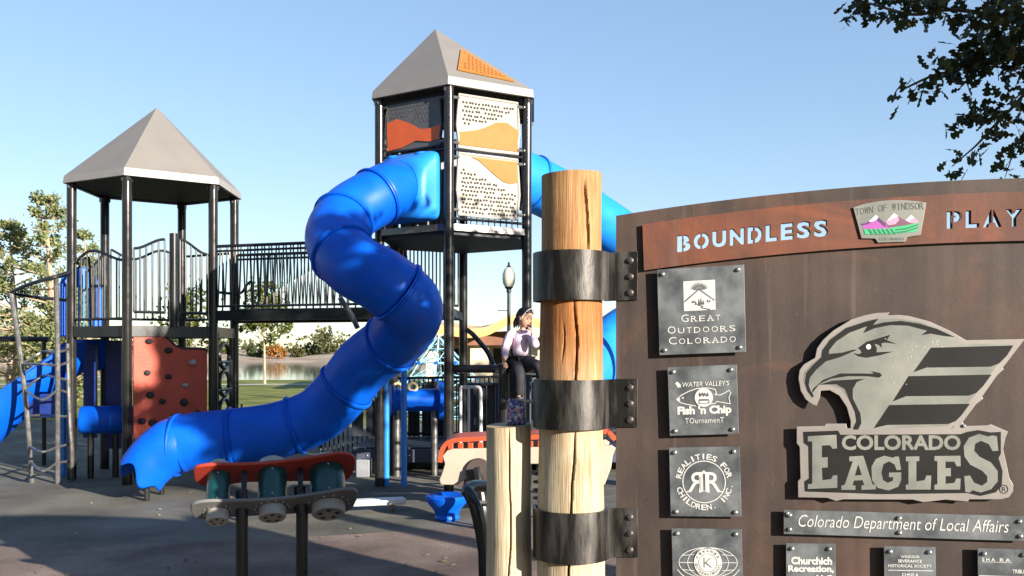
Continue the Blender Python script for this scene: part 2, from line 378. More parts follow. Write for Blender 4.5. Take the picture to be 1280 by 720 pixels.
# ------------------------------------------------------------------ hexagonal playground towers
HEX = 1.0
def hexpts(c, rot, angs, r, z):
    return [V((c[0] + r * math.cos(R(a + rot)), c[1] + r * math.sin(R(a + rot)), z)) for a in angs]
A6 = (180, 240, 300, 0, 60, 120)
GC = (-4.633, 11.479); GR = 32.78
TC = (-.681, 10.845); TR = -1.44
def hex_roof(root, c, rot, zb, ze, apex, r_eave, name='roof'):
    b = B(); lo = hexpts(c, rot, A6, r_eave, zb); hi = hexpts(c, rot, A6, r_eave - .015, ze)
    ap = b.bm.verts.new(apex); H = [b.bm.verts.new(p) for p in hi]
    for i in range(6): b.bm.faces.new((H[i], H[(i + 1) % 6], ap))
    rf = b.build(name, roofm, root, smooth=False)
    b = B(); top = [b.bm.verts.new(p + V((0, 0, .004))) for p in hi]; bot = [b.bm.verts.new(p) for p in lo]
    inn = [b.bm.verts.new(p) for p in hexpts(c, rot, A6, r_eave - .05, zb)]
    for i in range(6):
        j = (i + 1) % 6
        b.bm.faces.new((bot[i], bot[j], top[j], top[i])); b.bm.faces.new((inn[i], inn[j], bot[j], bot[i]))
    b.build('eave_rim', roofe, rf, smooth=False)
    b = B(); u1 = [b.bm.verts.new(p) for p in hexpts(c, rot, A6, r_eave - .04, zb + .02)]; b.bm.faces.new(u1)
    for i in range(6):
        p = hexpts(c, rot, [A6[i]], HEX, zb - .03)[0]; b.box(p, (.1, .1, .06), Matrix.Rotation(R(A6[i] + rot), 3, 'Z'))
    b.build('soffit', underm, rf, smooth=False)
    return rf
def post(root, p, z0, z1, r=.057, mat=postm):
    b = B(); b.tube([(p.x, p.y, z0), (p.x, p.y, z1)], r, 16)
    o = b.build('post', mat, root)
    return o
def hex_deck(root, c, rot, angs, z, th=.1, r=HEX - .03, name='deck'):
    b = B(); b.prism(hexpts(c, rot, angs, r, z), (0, 0, -th)); return b.build(name, deckm, root, smooth=False)
def railing(root, A, Bp, zf, profile, n, bar=.011, rail=.017, name='railing', bottom=.1):
    """barred panel between two posts; profile(t) = top height above zf"""
    b = B(); A = V((A.x, A.y, 0)); Bp = V((Bp.x, Bp.y, 0)); d = Bp - A; u = d.normalized(); a = A + u * .075; e = Bp - u * .075
    top = [a.lerp(e, t / 24) + V((0, 0, zf + profile(t / 24))) for t in range(25)]
    b.tube(top, rail, 8); b.tube([a + V((0, 0, zf + bottom)), e + V((0, 0, zf + bottom))], rail, 8)
    for i in range(n + 1):
        t = i / n; p = a.lerp(e, t); b.tube([p + V((0, 0, zf + bottom)), p + V((0, 0, zf + profile(t)))], bar, 6, cap=False)
    return b.build(name, dark, root)

# --- the low tower with the grey hexagonal roof
g = thing('hexagonal_play_tower', (GC[0], GC[1], 0.02), 'low open playground tower under a plain grey hexagonal roof, red climbing wall on its front', 'play tower')
ga = dict(zip(A6, hexpts(GC, GR, A6, HEX, 0)))
hex_roof(g, GC, GR, 3.69, 3.78, (GC[0], GC[1], 4.79), 1.10)
for a in A6: post(g, ga[a], 0.02, 3.72)
hex_deck(g, GC, GR, A6, 1.90, .11)
b = B()
for i in range(6): b.beam(ga[A6[i]] + V((0, 0, 1.85)), ga[A6[(i + 1) % 6]] + V((0, 0, 1.85)), .05, .13)
b.build('deck_beam', dark, g, smooth=False)
wave = lambda h, k, ph=0: (lambda t: h + k * math.sin(math.pi * t + ph))
railing(g, ga[240], ga[300].lerp(ga[240], .5), 1.98, lambda t: .86 + .13 * (t * t * (3 - 2 * t)), 5)
post(g, ga[240].lerp(ga[300], .53), 1.9, 3.05, .05, dark)
railing(g, ga[240].lerp(ga[300], .53), ga[300], 1.98, lambda t: 1.0 - .16 * (t * t * (3 - 2 * t)), 5)
railing(g, ga[180], ga[240], 1.9, lambda t: .80 + .14 * math.sin(math.pi * (1 - t) ** 1.5), 8)
railing(g, ga[60], ga[120], 1.95, lambda t: 1.0 + .07 * math.sin(7 * t), 8)
railing(g, ga[60], ga[0], 1.95, lambda t: 1.0, 6)
railing(g, ga[120].lerp(ga[180], .5), ga[120], 1.95, lambda t: .75 + .2 * t, 5)
b = B(); m1 = ga[240].lerp(ga[300], .55); m2 = ga[240].lerp(ga[300], .95); ip = V((.2, .75, 0))
b.tube(smooth_path([m1 + ip + V((0, 0, 2.0)), m1 + ip + V((0, 0, 2.32)), m1 + ip + V((.06, 0, 2.38)), m2 + ip + V((-.05, 0, 2.38)), m2 + ip + V((.05, 0, 2.5)), m2 + ip + V((.12, 0, 2.5)), m2 + ip + V((.14, 0, 2.05))], 4), .018, 8)
b.build('grab_bar', dark, g)
# red climbing wall in the front bay, scalloped top, holds
A, E_ = ga[240], ga[300]; u = (E_ - A).normalized(); nrm = V((u.y, -u.x, 0)); a0 = A + u * .07; L = (E_ - A).length - .14
def wallp(t, z, o=0.): return a0 + u * (t * L) + nrm * o + V((0, 0, z))
top = [(0, 1.83), (.04, 1.855), (.2, 1.86), (.33, 1.84), (.45, 1.76), (.56, 1.67), (.66, 1.635), (.85, 1.635), (.97, 1.63), (1, 1.60)]
poly = [wallp(0, .43), wallp(1, .38)] + [wallp(t, z) for t, z in reversed(top)]
b = B(); b.prism(poly, -nrm * .03); wl = b.build('climbing_wall', redwall, g, smooth=False, bevel=.008)
holds = [(.20, 1.73, 0), (.46, 1.62, 0), (.79, 1.47, 1), (.18, 1.35, 0), (.46, 1.30, 0), (.69, 1.19, 1), (.22, 1.08, 0), (.38, 1.0, 0), (.67, .98, 0), (.11, .77, 0), (.25, .745, 0), (.55, .80, 0), (.85, .85, 0)]
for (t, z, k) in holds:
    b = B(); c = wallp(t, z, .012); rr = random.uniform(.038, .055)
    b.ball(c, (rr * 1.1, .035, rr * random.uniform(.75, 1)), 10, 6); b.build('hold', [M('hold_dark', (.03, .028, .02), .6), offwhite][k] if False else (offwhite if k else holem), wl)
# rim of the wall
b = B(); b.tube([wallp(t, z + .004, -.015) for t, z in top], .018, 8); b.build('wall_rim', dark, wl)
# ring climber panel at the right bay under the deck
A, E_ = ga[300], ga[0]; b = B()
for k in range(4): b.tube([A.lerp(E_, .5) + V((.13 * math.cos(i * math.pi / 8) * (E_ - A).normalized().x * 1.8, .13 * math.cos(i * math.pi / 8) * (E_ - A).normalized().y * 1.8, 1.55 - k * .36 + .16 * math.sin(i * math.pi / 8))) for i in range(16)], .028, 8, closed=True)
for t in (.16, .84): b.tube([A.lerp(E_, t) + V((0, 0, .02)), A.lerp(E_, t) + V((0, 0, 1.85))], .03, 8)
for z in (.4, .76, 1.12, 1.48): b.tube([A.lerp(E_, .1) + V((0, 0, z - .18 + .17)), A.lerp(E_, .9) + V((0, 0, z - .18 + .17))], .022, 8)
b.build('ring_climber', dark, g)
# navy panel and blue barrel under the left bay
b = B(); c0 = P(113, 500, 11.3); b.box((c0.x, 11.3, 1.1), (.16, .05, 1.2)); b.box((c0.x + .26, 11.4, 1.05), (.2, .05, 1.4)); b.build('support_panel', navy, g, smooth=False)
b = B(); l = P(100, 525, 11.0); r_ = P(188, 524, 11.25); ax = (r_ - l).normalized(); Lb = (r_ - l).length
b.lathe([(0, 0), (.155, 0), (.175, .03), (.175, Lb * .45), (.18, Lb * .5), (.175, Lb * .55), (.175, Lb - .03), (.155, Lb), (0, Lb)], l, ax, 24); br = b.build('talk_barrel', blue, g)
b = B()
for t in (.15, .5, .8):
    p = l.lerp(r_, t); b.tube([(p.x, p.y, .02), (p.x, p.y, p.z - .1)], .04, 8)
b.build('barrel_leg', dark, br)
# arched hood at the mouth of the open slide
hl, hr = P(76, 420, 11.45), P(128, 420, 11.75); du = (hr - hl); wd = du.length; du.normalize(); dn = V((du.y, -du.x, 0))
arc = [(0, 1.80), (0, 2.5), (.08, 2.62), (.25, 2.70), (.5, 2.73), (.72, 2.68), (.9, 2.56), (1, 2.42), (1, 1.80), (.78, 1.80), (.78, 2.32), (.65, 2.42), (.45, 2.46), (.28, 2.42), (.2, 2.30), (.2, 1.80)]
b = B(); b.prism([hl + du * (t * wd) + V((0, 0, z - hl.z)) for t, z in arc], -dn * .12); hd = b.build('slide_hood', blue, g, smooth=False, bevel=.02)
b = B()
for t in (.3, .42, .54, .66): b.tube([hl + du * (t * wd) + dn * .02 + V((0, 0, 1.8 - hl.z)), hl + du * (t * wd) + dn * .02 + V((0, 0, 2.62 - hl.z))], .013, 6)
b.build('hood_bar', bluesteel, hd)
b = B(); b.tube(smooth_path([P(60, 350, 10.8), P(85, 343, 10.95), P(98, 335, 11.1), P(104, 325, 11.2), P(109, 323, 11.25), P(112, 332, 11.3), P(113, 420, 11.3)], 5), .016, 8); b.build('grab_bar', dark, g)

# --- open blue chute on the left of it
slide = thing('open_slide', (GC[0] - 1.3, 11.3, .02), 'open blue plastic chute slide going down to the left from the low tower', 'slide')
ctr = smooth_path([P(122, 436, 11.7), P(92, 440, 11.5), P(60, 462, 11.35), P(25, 488, 11.2), P(-12, 523, 11.1), P(-50, 560, 11.0), P(-85, 583, 10.95), P(-120, 592, 10.9)], 6)
b = B(); prev = None
for i, p in enumerate(ctr):
    t = (ctr[min(i + 1, len(ctr) - 1)] - ctr[max(i - 1, 0)]).normalized(); sd = t.cross(V((0, 0, 1))).normalized(); up = sd.cross(t)
    row = []
    for (ro, rng) in ((.36, range(0, 13)), (.325, range(12, -1, -1))):
        for k in rng:
            an = math.pi * (k / 12); row.append(b.bm.verts.new(p + sd * (ro * math.cos(an) * 1.0) + up * (.12 - ro * 1.15 * math.sin(an) + (0 if ro > .33 else .012))))
    if prev:
        n = len(row)
        for k in range(n): b.bm.faces.new((prev[k], prev[(k + 1) % n], row[(k + 1) % n], row[k]))
    else: b.bm.faces.new(row[::-1])
    prev = row
b.bm.faces.new(prev); b.build('chute', blue, slide)
for (px, Y) in ((79, 11.2), (-30, 10.9)):
    p = P(px, 500, Y); b = B(); b.tube([(p.x, p.y, .02), (p.x, p.y, 1.25 if px > 0 else .6)], .045, 10); b.build('leg', bluesteel, slide)
b = B(); b.box(P(52, 507, 11.1), (.42, .1, .3)); b.build('bracket', navy, slide, smooth=False, bevel=.02)

# --- curved steel ladder at the far left
lad = thing('arch_ladder', tuple(P(58, 605, 10.6).xy) + (.02,), 'curved steel pipe ladder with bowed rungs at far left, beside the blue chute', 'ladder')
lp = smooth_path([P(14, 366, 10.75), P(25, 440, 10.68), P(34, 520, 10.62), P(40, 606, 10.62)], 5)
rp_ = smooth_path([P(70, 347, 10.6), P(72, 440, 10.58), P(72, 520, 10.56), P(72, 608, 10.56)], 5)
qp = smooth_path([P(91, 430, 10.9), P(92, 480, 10.86), P(94, 530, 10.8), P(96, 560, 10.78), P(96, 602, 10.85)], 5)
for q in (lp, rp_): b = B(); b.tube(q, .03, 10); b.build('side_pipe', steel, lad)
b = B(); b.tube([p + V((.0, -.12, 0)) for p in qp], .025, 8); b.build('side_pipe', steel, lad)
def at_row(path, py):
    z = EYE - (py - HZ) / FPX * 10.6
    return min(path, key=lambda p: abs(p.z - z))
for (yl, ym, yr) in ((452, 440, 436), (450, 455, 452), (480, 470, 476), (490, 500, 493), (526, 519, 522), (557, 565, 556), (582, 589, 578)):
    b = B(); b.tube(smooth_path([at_row(lp, yl), P(53, ym, 10.30 if ym > yl else 10.9), at_row(rp_, yr) + V((.0, .0, 0)), V((qp[0].x + .02, 10.78, EYE - (yr - HZ) / FPX * 10.7))], 6), .016, 8); b.build('rung', steel, lad)
b = B(); b.tube(smooth_path([P(13, 366, 10.75), P(35, 356, 10.6), P(68, 346, 10.55), P(88, 340, 10.85)], 6), .024, 8)
b.tube(smooth_path([P(13, 366, 10.75), P(40, 371, 11.0), P(72, 374, 11.1), P(92, 377, 11.0)], 6), .02, 8); b.build('handrail', dark, lad)
b = B(); b.tube([P(-90, 423, 12.3), P(62, 424, 12.3)], .04, 10)
b.tube([P(-88, 423, 12.3), tuple(P(-88, 423, 12.3).xy) + (.02,)], .045, 10); b.tube([P(55, 424, 12.3), tuple(P(55, 424, 12.3).xy) + (.02,)], .03, 10)
tag(b.build('chinning_bar', dark, loc=tuple(P(-20, 423, 12.3).xy) + (.02,)), 'long dark horizontal bar behind the curved steel ladder at the left edge', 'bar')

# --- the bridge between the towers
ta = dict(zip((-90, -30, 30, 90, 150, 210), hexpts(TC, TR, (-90, -30, 30, 90, 150, 210), HEX, 0)))
brg = thing('footbridge', tuple(((ga[300] + ga[0] + ta[210] + ta[150]) / 4).xy) + (2.0,), 'dark barred footbridge linking the low grey roofed tower to the tall tower', 'bridge')
ZB = 2.12
b = B(); b.prism([p + V((0, 0, ZB)) for p in (ga[300].lerp(ga[0], .06), ta[210].lerp(ta[150], .06), ta[210].lerp(ta[150], .94), ga[300].lerp(ga[0], .94))], (0, 0, -.04)); b.build('deck', deckm, brg, smooth=False)
for (p, q) in ((ga[300], ta[210]), (ga[0], ta[150])):
    b = B(); b.beam(p + V((0, 0, 2.05)), q + V((0, 0, 2.05)), .05, .12); b.build('beam', dark, brg, smooth=False)
    d = (q - p); n = 44; b = B()
    for h in (2.92, 2.86, 2.17): b.tube([p + d * .02 + V((0, 0, h)), q - d * .02 + V((0, 0, h))], .015 if h < 2.9 else .02, 8)
    for i in range(n + 1):
        t = .02 + .96 * i / n; lean = (-.022 if i % 2 else .022)
        b.tube([p + d * (t + lean * .45) + V((0, 0, 2.17)), p + d * (t - lean * .15) + V((0, 0, 2.9))], .009, 6, cap=False)
    b.build('railing', dark, brg)

# --- the tall tower
t_ = thing('tall_play_tower', (TC[0], TC[1], .02), 'tall playground tower with cream and orange panels and an orange grille in its grey roof', 'play tower')
apex = V((-.95, 10.9, 5.60))
rf = hex_roof(t_, TC, TR + 30, 4.57, 4.66, apex, 1.10)
for a in ta: post(t_, ta[a], .02, 4.6)
hex_deck(t_, TC, TR, (-90, -30, 30, 90, 150, 210), 3.02, .10)
b = B(); Q = list(ta)
for i in range(6): b.beam(ta[Q[i]] + V((0, 0, 3.0)), ta[Q[(i + 1) % 6]] + V((0, 0, 3.0)), .06, .075)
b.build('deck_beam', steel, t_, smooth=False)
hex_deck(t_, TC, TR, (90, 150, 210, -90), 2.12, .10)
# orange perforated grille in the right hand roof face
ev = hexpts(TC, TR, (-90, -30), 1.085, 4.664); fn = (ev[1] - ev[0]).cross(apex - ev[0]).normalized()
def roofp(s, t, o=0): return ev[0].lerp(ev[1], s).lerp(apex, t) + fn * o
gq = [(.15, .14), (.87, .09), (.86, .13), (.70, .58), (.62, .60)]
b = B(); b.prism([roofp(s, t, .004) for s, t in gq], fn * .012); bgr = b
b = bgr; e1 = (ev[1] - ev[0]).normalized(); e2 = fn.cross(e1); e2 = e2 if e2.z > 0 else -e2
def inq(s_, t_):
    bot = .14 + (.09 - .14) * (s_ - .15) / .72
    lft = .15 + (t_ - .14) / .46 * .47
    rgt = .86 - (t_ - .13) / .45 * .16
    return t_ > bot + .03 and t_ < .56 and s_ > lft + .02 / (1 - t_) and s_ < rgt - .02 / (1 - t_)
L0 = (ev[1] - ev[0]).length; H0 = (apex - (ev[0] + ev[1]) / 2).length
for j in range(18):
    for i in range(24):
        t = .12 + j * .034; xw = (i + .5 * (j % 2)) * .05 - .1; s_ = .5 + (xw - .5) / (L0 * (1 - t))
        if 0 < s_ < 1 and inq(s_, t):
            c = roofp(s_, t, .0175); f = [b.bm.verts.new(c + e1 * (.016 * math.cos(k * math.pi / 3)) + e2 * (.012 * math.sin(k * math.pi / 3))) for k in range(6)]; b.bm.faces.new(f).material_index = 1
b.build('roof_grille', [roofo, M('grille_hole', (.10, .03, .006), .7)], rf, smooth=False)
# panels
def panel(root, A, E_, z0, z1, lay, rim=.018, inset=.10):
    u = (E_ - A).normalized(); n = V((u.y, -u.x, 0)); a = A + u * inset; Lp = (E_ - A).length - 2 * inset
    q = lambda s, t, o=0.: a + u * (s * Lp) + n * o + V((0, 0, z0 + t * (z1 - z0)))
    bulge = [(0.02, 0), (.5, -.012), (.98, 0), (.98, .2), (1.0, .4), (.985, .7), (.97, 1), (.5, 1.0), (.03, 1), (.015, .7), (0, .4), (.02, .2)]
    b = B(); b.prism([q(s, t) for s, t in bulge], n * -.02); p = b.build('panel', lay['base'], root, smooth=False, bevel=.006)
    b = B(); b.tube([q(s, t, -.004) for s, t in bulge], rim, 8, closed=True); b.build('panel_frame', lay.get('frame', offwhite), p)
    if 'wave' in lay:
        b = B(); b.prism([q(s, t, .001) for s, t in lay['wave'][0]], n * .008); b.build('panel_inlay', lay['wave'][1], p, smooth=False)
    if 'holes' in lay:
        b = B()
        for (s, t) in lay['holes']:
            c = q(s, t, .0025); f = [b.bm.verts.new(c + u * (.0152 * math.cos(k * math.pi / 4)) + V((0, 0, .0152 * math.sin(k * math.pi / 4)))) for k in range(8)]; b.bm.faces.new(f)
        b.build('panel_perforation', lay.get('hm', holem), p, smooth=False)
    for (s, z) in ((-.1, .07), (1.1, .07), (-.1, .93), (1.1, .93)):
        b = B(); b.tube([q(.03 if s < 0 else .97, z, 0), q(s, z, 0)], .02, 8); b.ball(q(s * .98, z, .012), .028, 8, 6)
        b.build('panel_clamp', steel, p)
rs = random.Random(3)
def holes(fn_, nx=17, nz=13):
    out = []
    for j in range(nz):
        for i in range(nx):
            s = .05 + .9 * (i + .5 * (j % 2)) / nx + rs.uniform(-.008, .008); t = .05 + .9 * j / (nz - 1) + rs.uniform(-.008, .008)
            if fn_(s, t) and rs.random() > .06: out.append((s, t))
    return out
F, RT, LF = ta[-90], ta[-30], ta[210]
lowerw = [(.22, .96), (.97, .96), (.985, .62), (.86, .58), (.74, .60), (.62, .68), (.45, .82), (.34, .91)]
def lowline(s): return .93 - 1.05 * s * .42 if s < .6 else .64 - (s - .6) * .25
panel(t_, F, RT, 3.15, 3.84, dict(base=cream, wave=(lowerw, tanp), holes=holes(lambda s, t: .06 < s < .95 and t < (.80 - .42 * s) and t > .03, 18, 14)))
upw = [(.02, .04), (.98, .04), (.99, .45), (.8, .58), (.62, .56), (.42, .42), (.25, .34), (.1, .30), (.01, .28)]
panel(t_, F, RT, 3.91, 4.50, dict(base=cream, wave=(upw, tanp), holes=holes(lambda s, t: (.08 < s < .9) and t < .92 and t > (.46 if s < .4 else .46 + (s - .4) * .75), 18, 12)))
lw = [(.02, .03), (.3, .06), (.55, .16), (.8, .10), (.98, .12), (.98, .42), (.8, .36), (.62, .38), (.42, .54), (.2, .66), (.02, .60)]
panel(t_, LF, F, 3.93, 4.50, dict(base=greyp, frame=dark, wave=(lw, orange), holes=holes(lambda s, t: (t > .68 and s > .1) or (s > .5 and t > .5), 15, 12), hm=M('hole_bright', (.30, .29, .31), .7, col2=(.05, .05, .05), var=.5, scale=30)))
# inner far panels (seen through gaps), dark
for (p, q) in ((ta[-30], ta[30]), (ta[90], ta[150]), (ta[150], ta[210])):
    b = B(); b.prism([p.lerp(q, .1) + V((0, 0, 3.1)), p.lerp(q, .9) + V((0, 0, 3.1)), p.lerp(q, .9) + V((0, 0, 4.45)), p.lerp(q, .1) + V((0, 0, 4.45))], (0, .015, 0))
    b.build('rear_panel', greyp, t_, smooth=False)
# rails between the panels and under them
b = B()
for (p, q) in ((F, RT), (LF, F)):
    for z in ((3.875, 3.1) if p is F else (3.88,)): b.tube([p + V((0, 0, z)), q + V((0, 0, z))], .016, 8)
    for i in range(11):
        c = p.lerp(q, .12 + .076 * i); b.tube([c + V((0, .03, 3.03 if p is F else 3.03)), c + V((0, .03, 4.52))], .008, 6, cap=False)
b.build('guard_bars', dark, t_)
# arched rail of the lower deck, at the back
for (p, q) in ((ta[150], ta[90]),): railing(t_, p, q, 2.12, lambda t: .80 + .2 * math.sin(math.pi * min(1, t * .8 + .12)), 16)
b = B(); b.tube([ta[150] + V((.1, -.3, 2.9)), ta[150] + V((.35, -.25, 3.3))], .03, 8); b.build('brace', dark, t_)

# --- blue enclosed tube slides
def tube_slide(root, path, r, cuts, k=10, m1=blue, flare=None):
    pts = smooth_path(path, k); n = len(pts)
    marks = [0] + [int(c * k) for c in cuts] + [n - 1]
    for i in range(len(marks) - 1):
        seg = pts[marks[i]:marks[i + 1] + 1]
        b = B(); b.tube(seg, r, 36, cap=False)
        o = b.build('tube_section', m1, root, angle=60)
        s = o.modifiers.new('wall', 'SOLIDIFY'); s.thickness = .012; s.offset = -1
        if i:
            c = seg[0]; t = (seg[1] - seg[0]).normalized()
            b = B(); b.lathe([(r + .001, -.02), (r + .021, -.017), (r + .024, -.004), (r + .010, -.001), (r + .010, .001), (r + .024, .004), (r + .021, .017), (r + .001, .02)], c, t, 40)
            bm = b.bm; fs = [f for f in bm.faces if len(f.verts) > 4]; bmesh.ops.delete(bm, geom=fs, context='FACES')
            b.build('collar', m1, root, angle=50)
    return pts
sl = thing('spiral_tube_slide', tuple(P(430, 500, 9.6).xy) + (.02,), 'big twisting blue tube slide in front of the tall tower, ending at lower left', 'slide')
nf = V((-.51, -.86, 0))
fc = (F + LF) / 2 + V((0, 0, 3.43))
path = [fc + nf * .10, fc + nf * .35 + V((0, 0, -.02)), P(470, 247, 9.55), P(434, 270, 9.3), P(420, 299, 8.95), P(440, 330, 8.62), P(482, 354, 8.45), P(514, 385, 8.62), P(496, 422, 9.2), P(455, 455, 9.5), P(427, 490, 9.65), P(395, 520, 9.72), P(350, 537, 9.7), P(302, 545, 9.65), P(240, 552, 9.58), P(222, 556, 9.55)]
pts = tube_slide(sl, path, .312, (2, 3.2, 4.6, 6.4, 8.2, 9.8, 11.6, 13.2))
# entry hood: moulded square panel necking to the tube
b = B(); u = (F - LF).normalized(); prev = None
for (o, w_, h0, h1, e) in ((.035, .40, 3.08, 3.86, .16), (.06, .40, 3.08, 3.86, .16), (.10, .385, 3.09, 3.85, .3), (.20, .345, 3.08, 3.78, .7), (.34, .318, 3.095, 3.729, 1.0)):
    row = []; cz = (h0 + h1) / 2; hh = (h1 - h0) / 2
    for i in range(40):
        a = 2 * math.pi * i / 40; cx, sx_ = math.cos(a), math.sin(a)
        pw = 2 / (2 + (1 - e) * 8)
        x = math.copysign(abs(cx) ** pw, cx) * w_; z = math.copysign(abs(sx_) ** pw, sx_) * hh
        row.append(b.bm.verts.new((F + LF) / 2 + u * x + nf * o + V((0, 0, cz + z))))
    if prev: b.bridge(prev, row)
    prev = row
hood = b.build('entry_hood', blue2, sl, angle=50); s = hood.modifiers.new('wall', 'SOLIDIFY'); s.thickness = .01; s.offset = 0
b = B()
for k in (-1, 1): b.ball(fc + u * (.2 * k) + nf * .08 + V((0, 0, .40)), (.10, .06, .035), 10, 6)
b.build('hood_lug', blue2, hood)
# exit: the last half pipe opens, with two flared lips resting on the ground
e0 = pts[-1]; sd = V((0, 1, 0))
ep = smooth_path([e0, P(212, 559, 9.5), P(196, 570, 9.45), P(183, 583, 9.4), P(176, 594, 9.38)], 5); b = B(); prev = None; N = len(ep)
for i, p in enumerate(ep):
    t = (ep[min(i + 1, N - 1)] - ep[max(i - 1, 0)]).normalized(); y_ = V((0, 1, 0)); y_ = (y_ - t * y_.dot(t)).normalized(); u_ = y_.cross(t); u_ = u_ if u_.z > 0 or i > N - 4 else -u_
    q = i / (N - 1); row = []
    for k in range(48):
        a = 2 * math.pi * k / 48; rr = .312 * (1 - .20 * q) * (1 + .03 * math.sin(3 * a) * q)
        v = p + y_ * (rr * math.cos(a)) + u_ * (rr * math.sin(a))
        # two lips reach further, a notch between them faces the camera
        v += t * (q ** 3 * (.07 * math.cos(2 * (a - R(235))) + .05 * math.cos(5 * (a - R(205)))))
        v.z = max(v.z, .03)
        row.append(b.bm.verts.new(v))
    if prev: b.bridge(prev, row)
    prev = row
ex = b.build('exit_section', blue, sl, angle=60); s = ex.modifiers.new('wall', 'SOLIDIFY'); s.thickness = .014; s.offset = -1
b = B(); b.tube([e0 + V((.35 * 0, 0, 0)) + sd * ((.312 + .014) * math.cos(2 * math.pi * i / 32)) + V((0, 0, (.312 + .014) * math.sin(2 * math.pi * i / 32))) for i in range(32)], .02, 8, closed=True); b.build('collar', blue, sl)
b = B(); c = e0 + V((-.25, 0, -.42))
for k in (-1, 1): b.tube([c + sd * .2 * k + V((0, 0, .1)), (c + sd * .2 * k).xy.to_3d() + V((0, 0, .02))], .03, 8)
b.build('exit_foot', dark, sl)
for (px, py, yb, Y, lean) in ((478, 475, 603, 10.55, 0), (483, 475, 606, 10.4, .0), (505, 448, 607, 10.35, 0)):
    p = P(px, 600, Y); zt = EYE - (py - HZ) / FPX * Y
    b = B(); b.tube([(p.x, p.y, .02), (p.x, p.y, zt)], .035, 12); b.build('support_leg', bluesteel, sl)
b = B(); b.tube([P(425, 372, 9.6), P(440, 395, 9.7), P(447, 410, 9.75)], .03, 8); b.build('brace', steel, sl)
b = B(); b.tube([P(474, 500, 10.5), P(455, 480, 9.9)], .03, 8); b.tube([P(505, 450, 10.35), P(498, 430, 9.6)], .03, 8); b.build('brace', bluesteel, sl)
b = B()
for (px, py, Y) in ((357, 498, 9.75), (302, 507, 9.65), (243, 515, 9.6)): b.tube([P(px, py + 3, Y), P(px, py - 2, Y)], .012, 6)
b.build('collar_bolt', dark, sl)

sr = thing('rear_tube_slide', tuple(P(740, 430, 12.6).xy) + (.02,), 'blue tube slide with sunlight in its pale colour, leaving the back of the tall tower toward the rusty sign', 'slide')
fr = (ta[-30] + ta[30]) / 2
tube_slide(sr, [P(640, 219, 11.0), P(665, 229, 11.2), P(700, 247, 11.5), P(738, 270, 11.9), P(785, 302, 12.3), P(825, 338, 12.7), P(820, 385, 12.9), P(765, 425, 12.8), P(735, 470, 12.3), P(700, 515, 11.9)], .35, (1, 2.3, 4, 5, 6.4), m1=blue2)
for (px, Y, z) in ((788, 12.0, 2.4), (742, 12.5, 1.2)):
    p = P(px, 500, Y); b = B(); b.tube([(p.x, p.y, .02), (p.x, p.y, z)], .04, 10); b.build('support_leg', bluesteel, sr)
# ------------------------------------------------------------------ the rusty steel sign between peeled logs
TH = R(8.5); SX, SY = .39, 3.30
SD = V((math.cos(TH), -math.sin(TH), 0)); SN = V((-math.sin(TH), -math.cos(TH), 0))
def SG(u, z, o=0.): return V((SX, SY, 0)) + SD * u + SN * o + V((0, 0, z))
def UZ(px, py):
    a = (px - 640) / FPX; u = (a * SY - SX) / (math.cos(TH) + a * math.sin(TH)); Y = SY - u * math.sin(TH)
    return u, EYE - (py - HZ) / FPX * Y
def SP(px, py, o=0.): return SG(*UZ(px, py), o)
def arc(u): return 2.211 - .0495 * (u - 1.42) ** 2
SL = 2.3
sg = thing('playground_sign', (SX + 1.2, SY - .18, 0.02), 'large arched rusty steel playground sign strapped to a tall peeled log, covered in sponsor plaques', 'sign')
def solid_obj(bld, name):
    bmesh.ops.recalc_face_normals(bld.bm, faces=bld.bm.faces)
    me = bpy.data.meshes.new(name); bld.bm.to_mesh(me); bld.bm.free(); o = bpy.data.objects.new(name, me); C.objects.link(o); return o
def cutout(name, plate, cutter, mat, parent):
    """plate minus cutter, as a fresh mesh under parent"""
    p = solid_obj(plate, 'plate'); c = solid_obj(cutter, 'cutter')
    m = p.modifiers.new('cut', 'BOOLEAN'); m.operation = 'DIFFERENCE'; m.object = c; m.solver = 'EXACT'; m.use_self = True
    dg = bpy.context.evaluated_depsgraph_get(); me = bpy.data.meshes.new_from_object(p.evaluated_get(dg))
    for q in (p, c):
        d = q.data; bpy.data.objects.remove(q); bpy.data.meshes.remove(d)
    bb = B(); bb.bm.from_mesh(me); bpy.data.meshes.remove(me)
    return bb.build(name, mat, parent, smooth=False, fix=False)
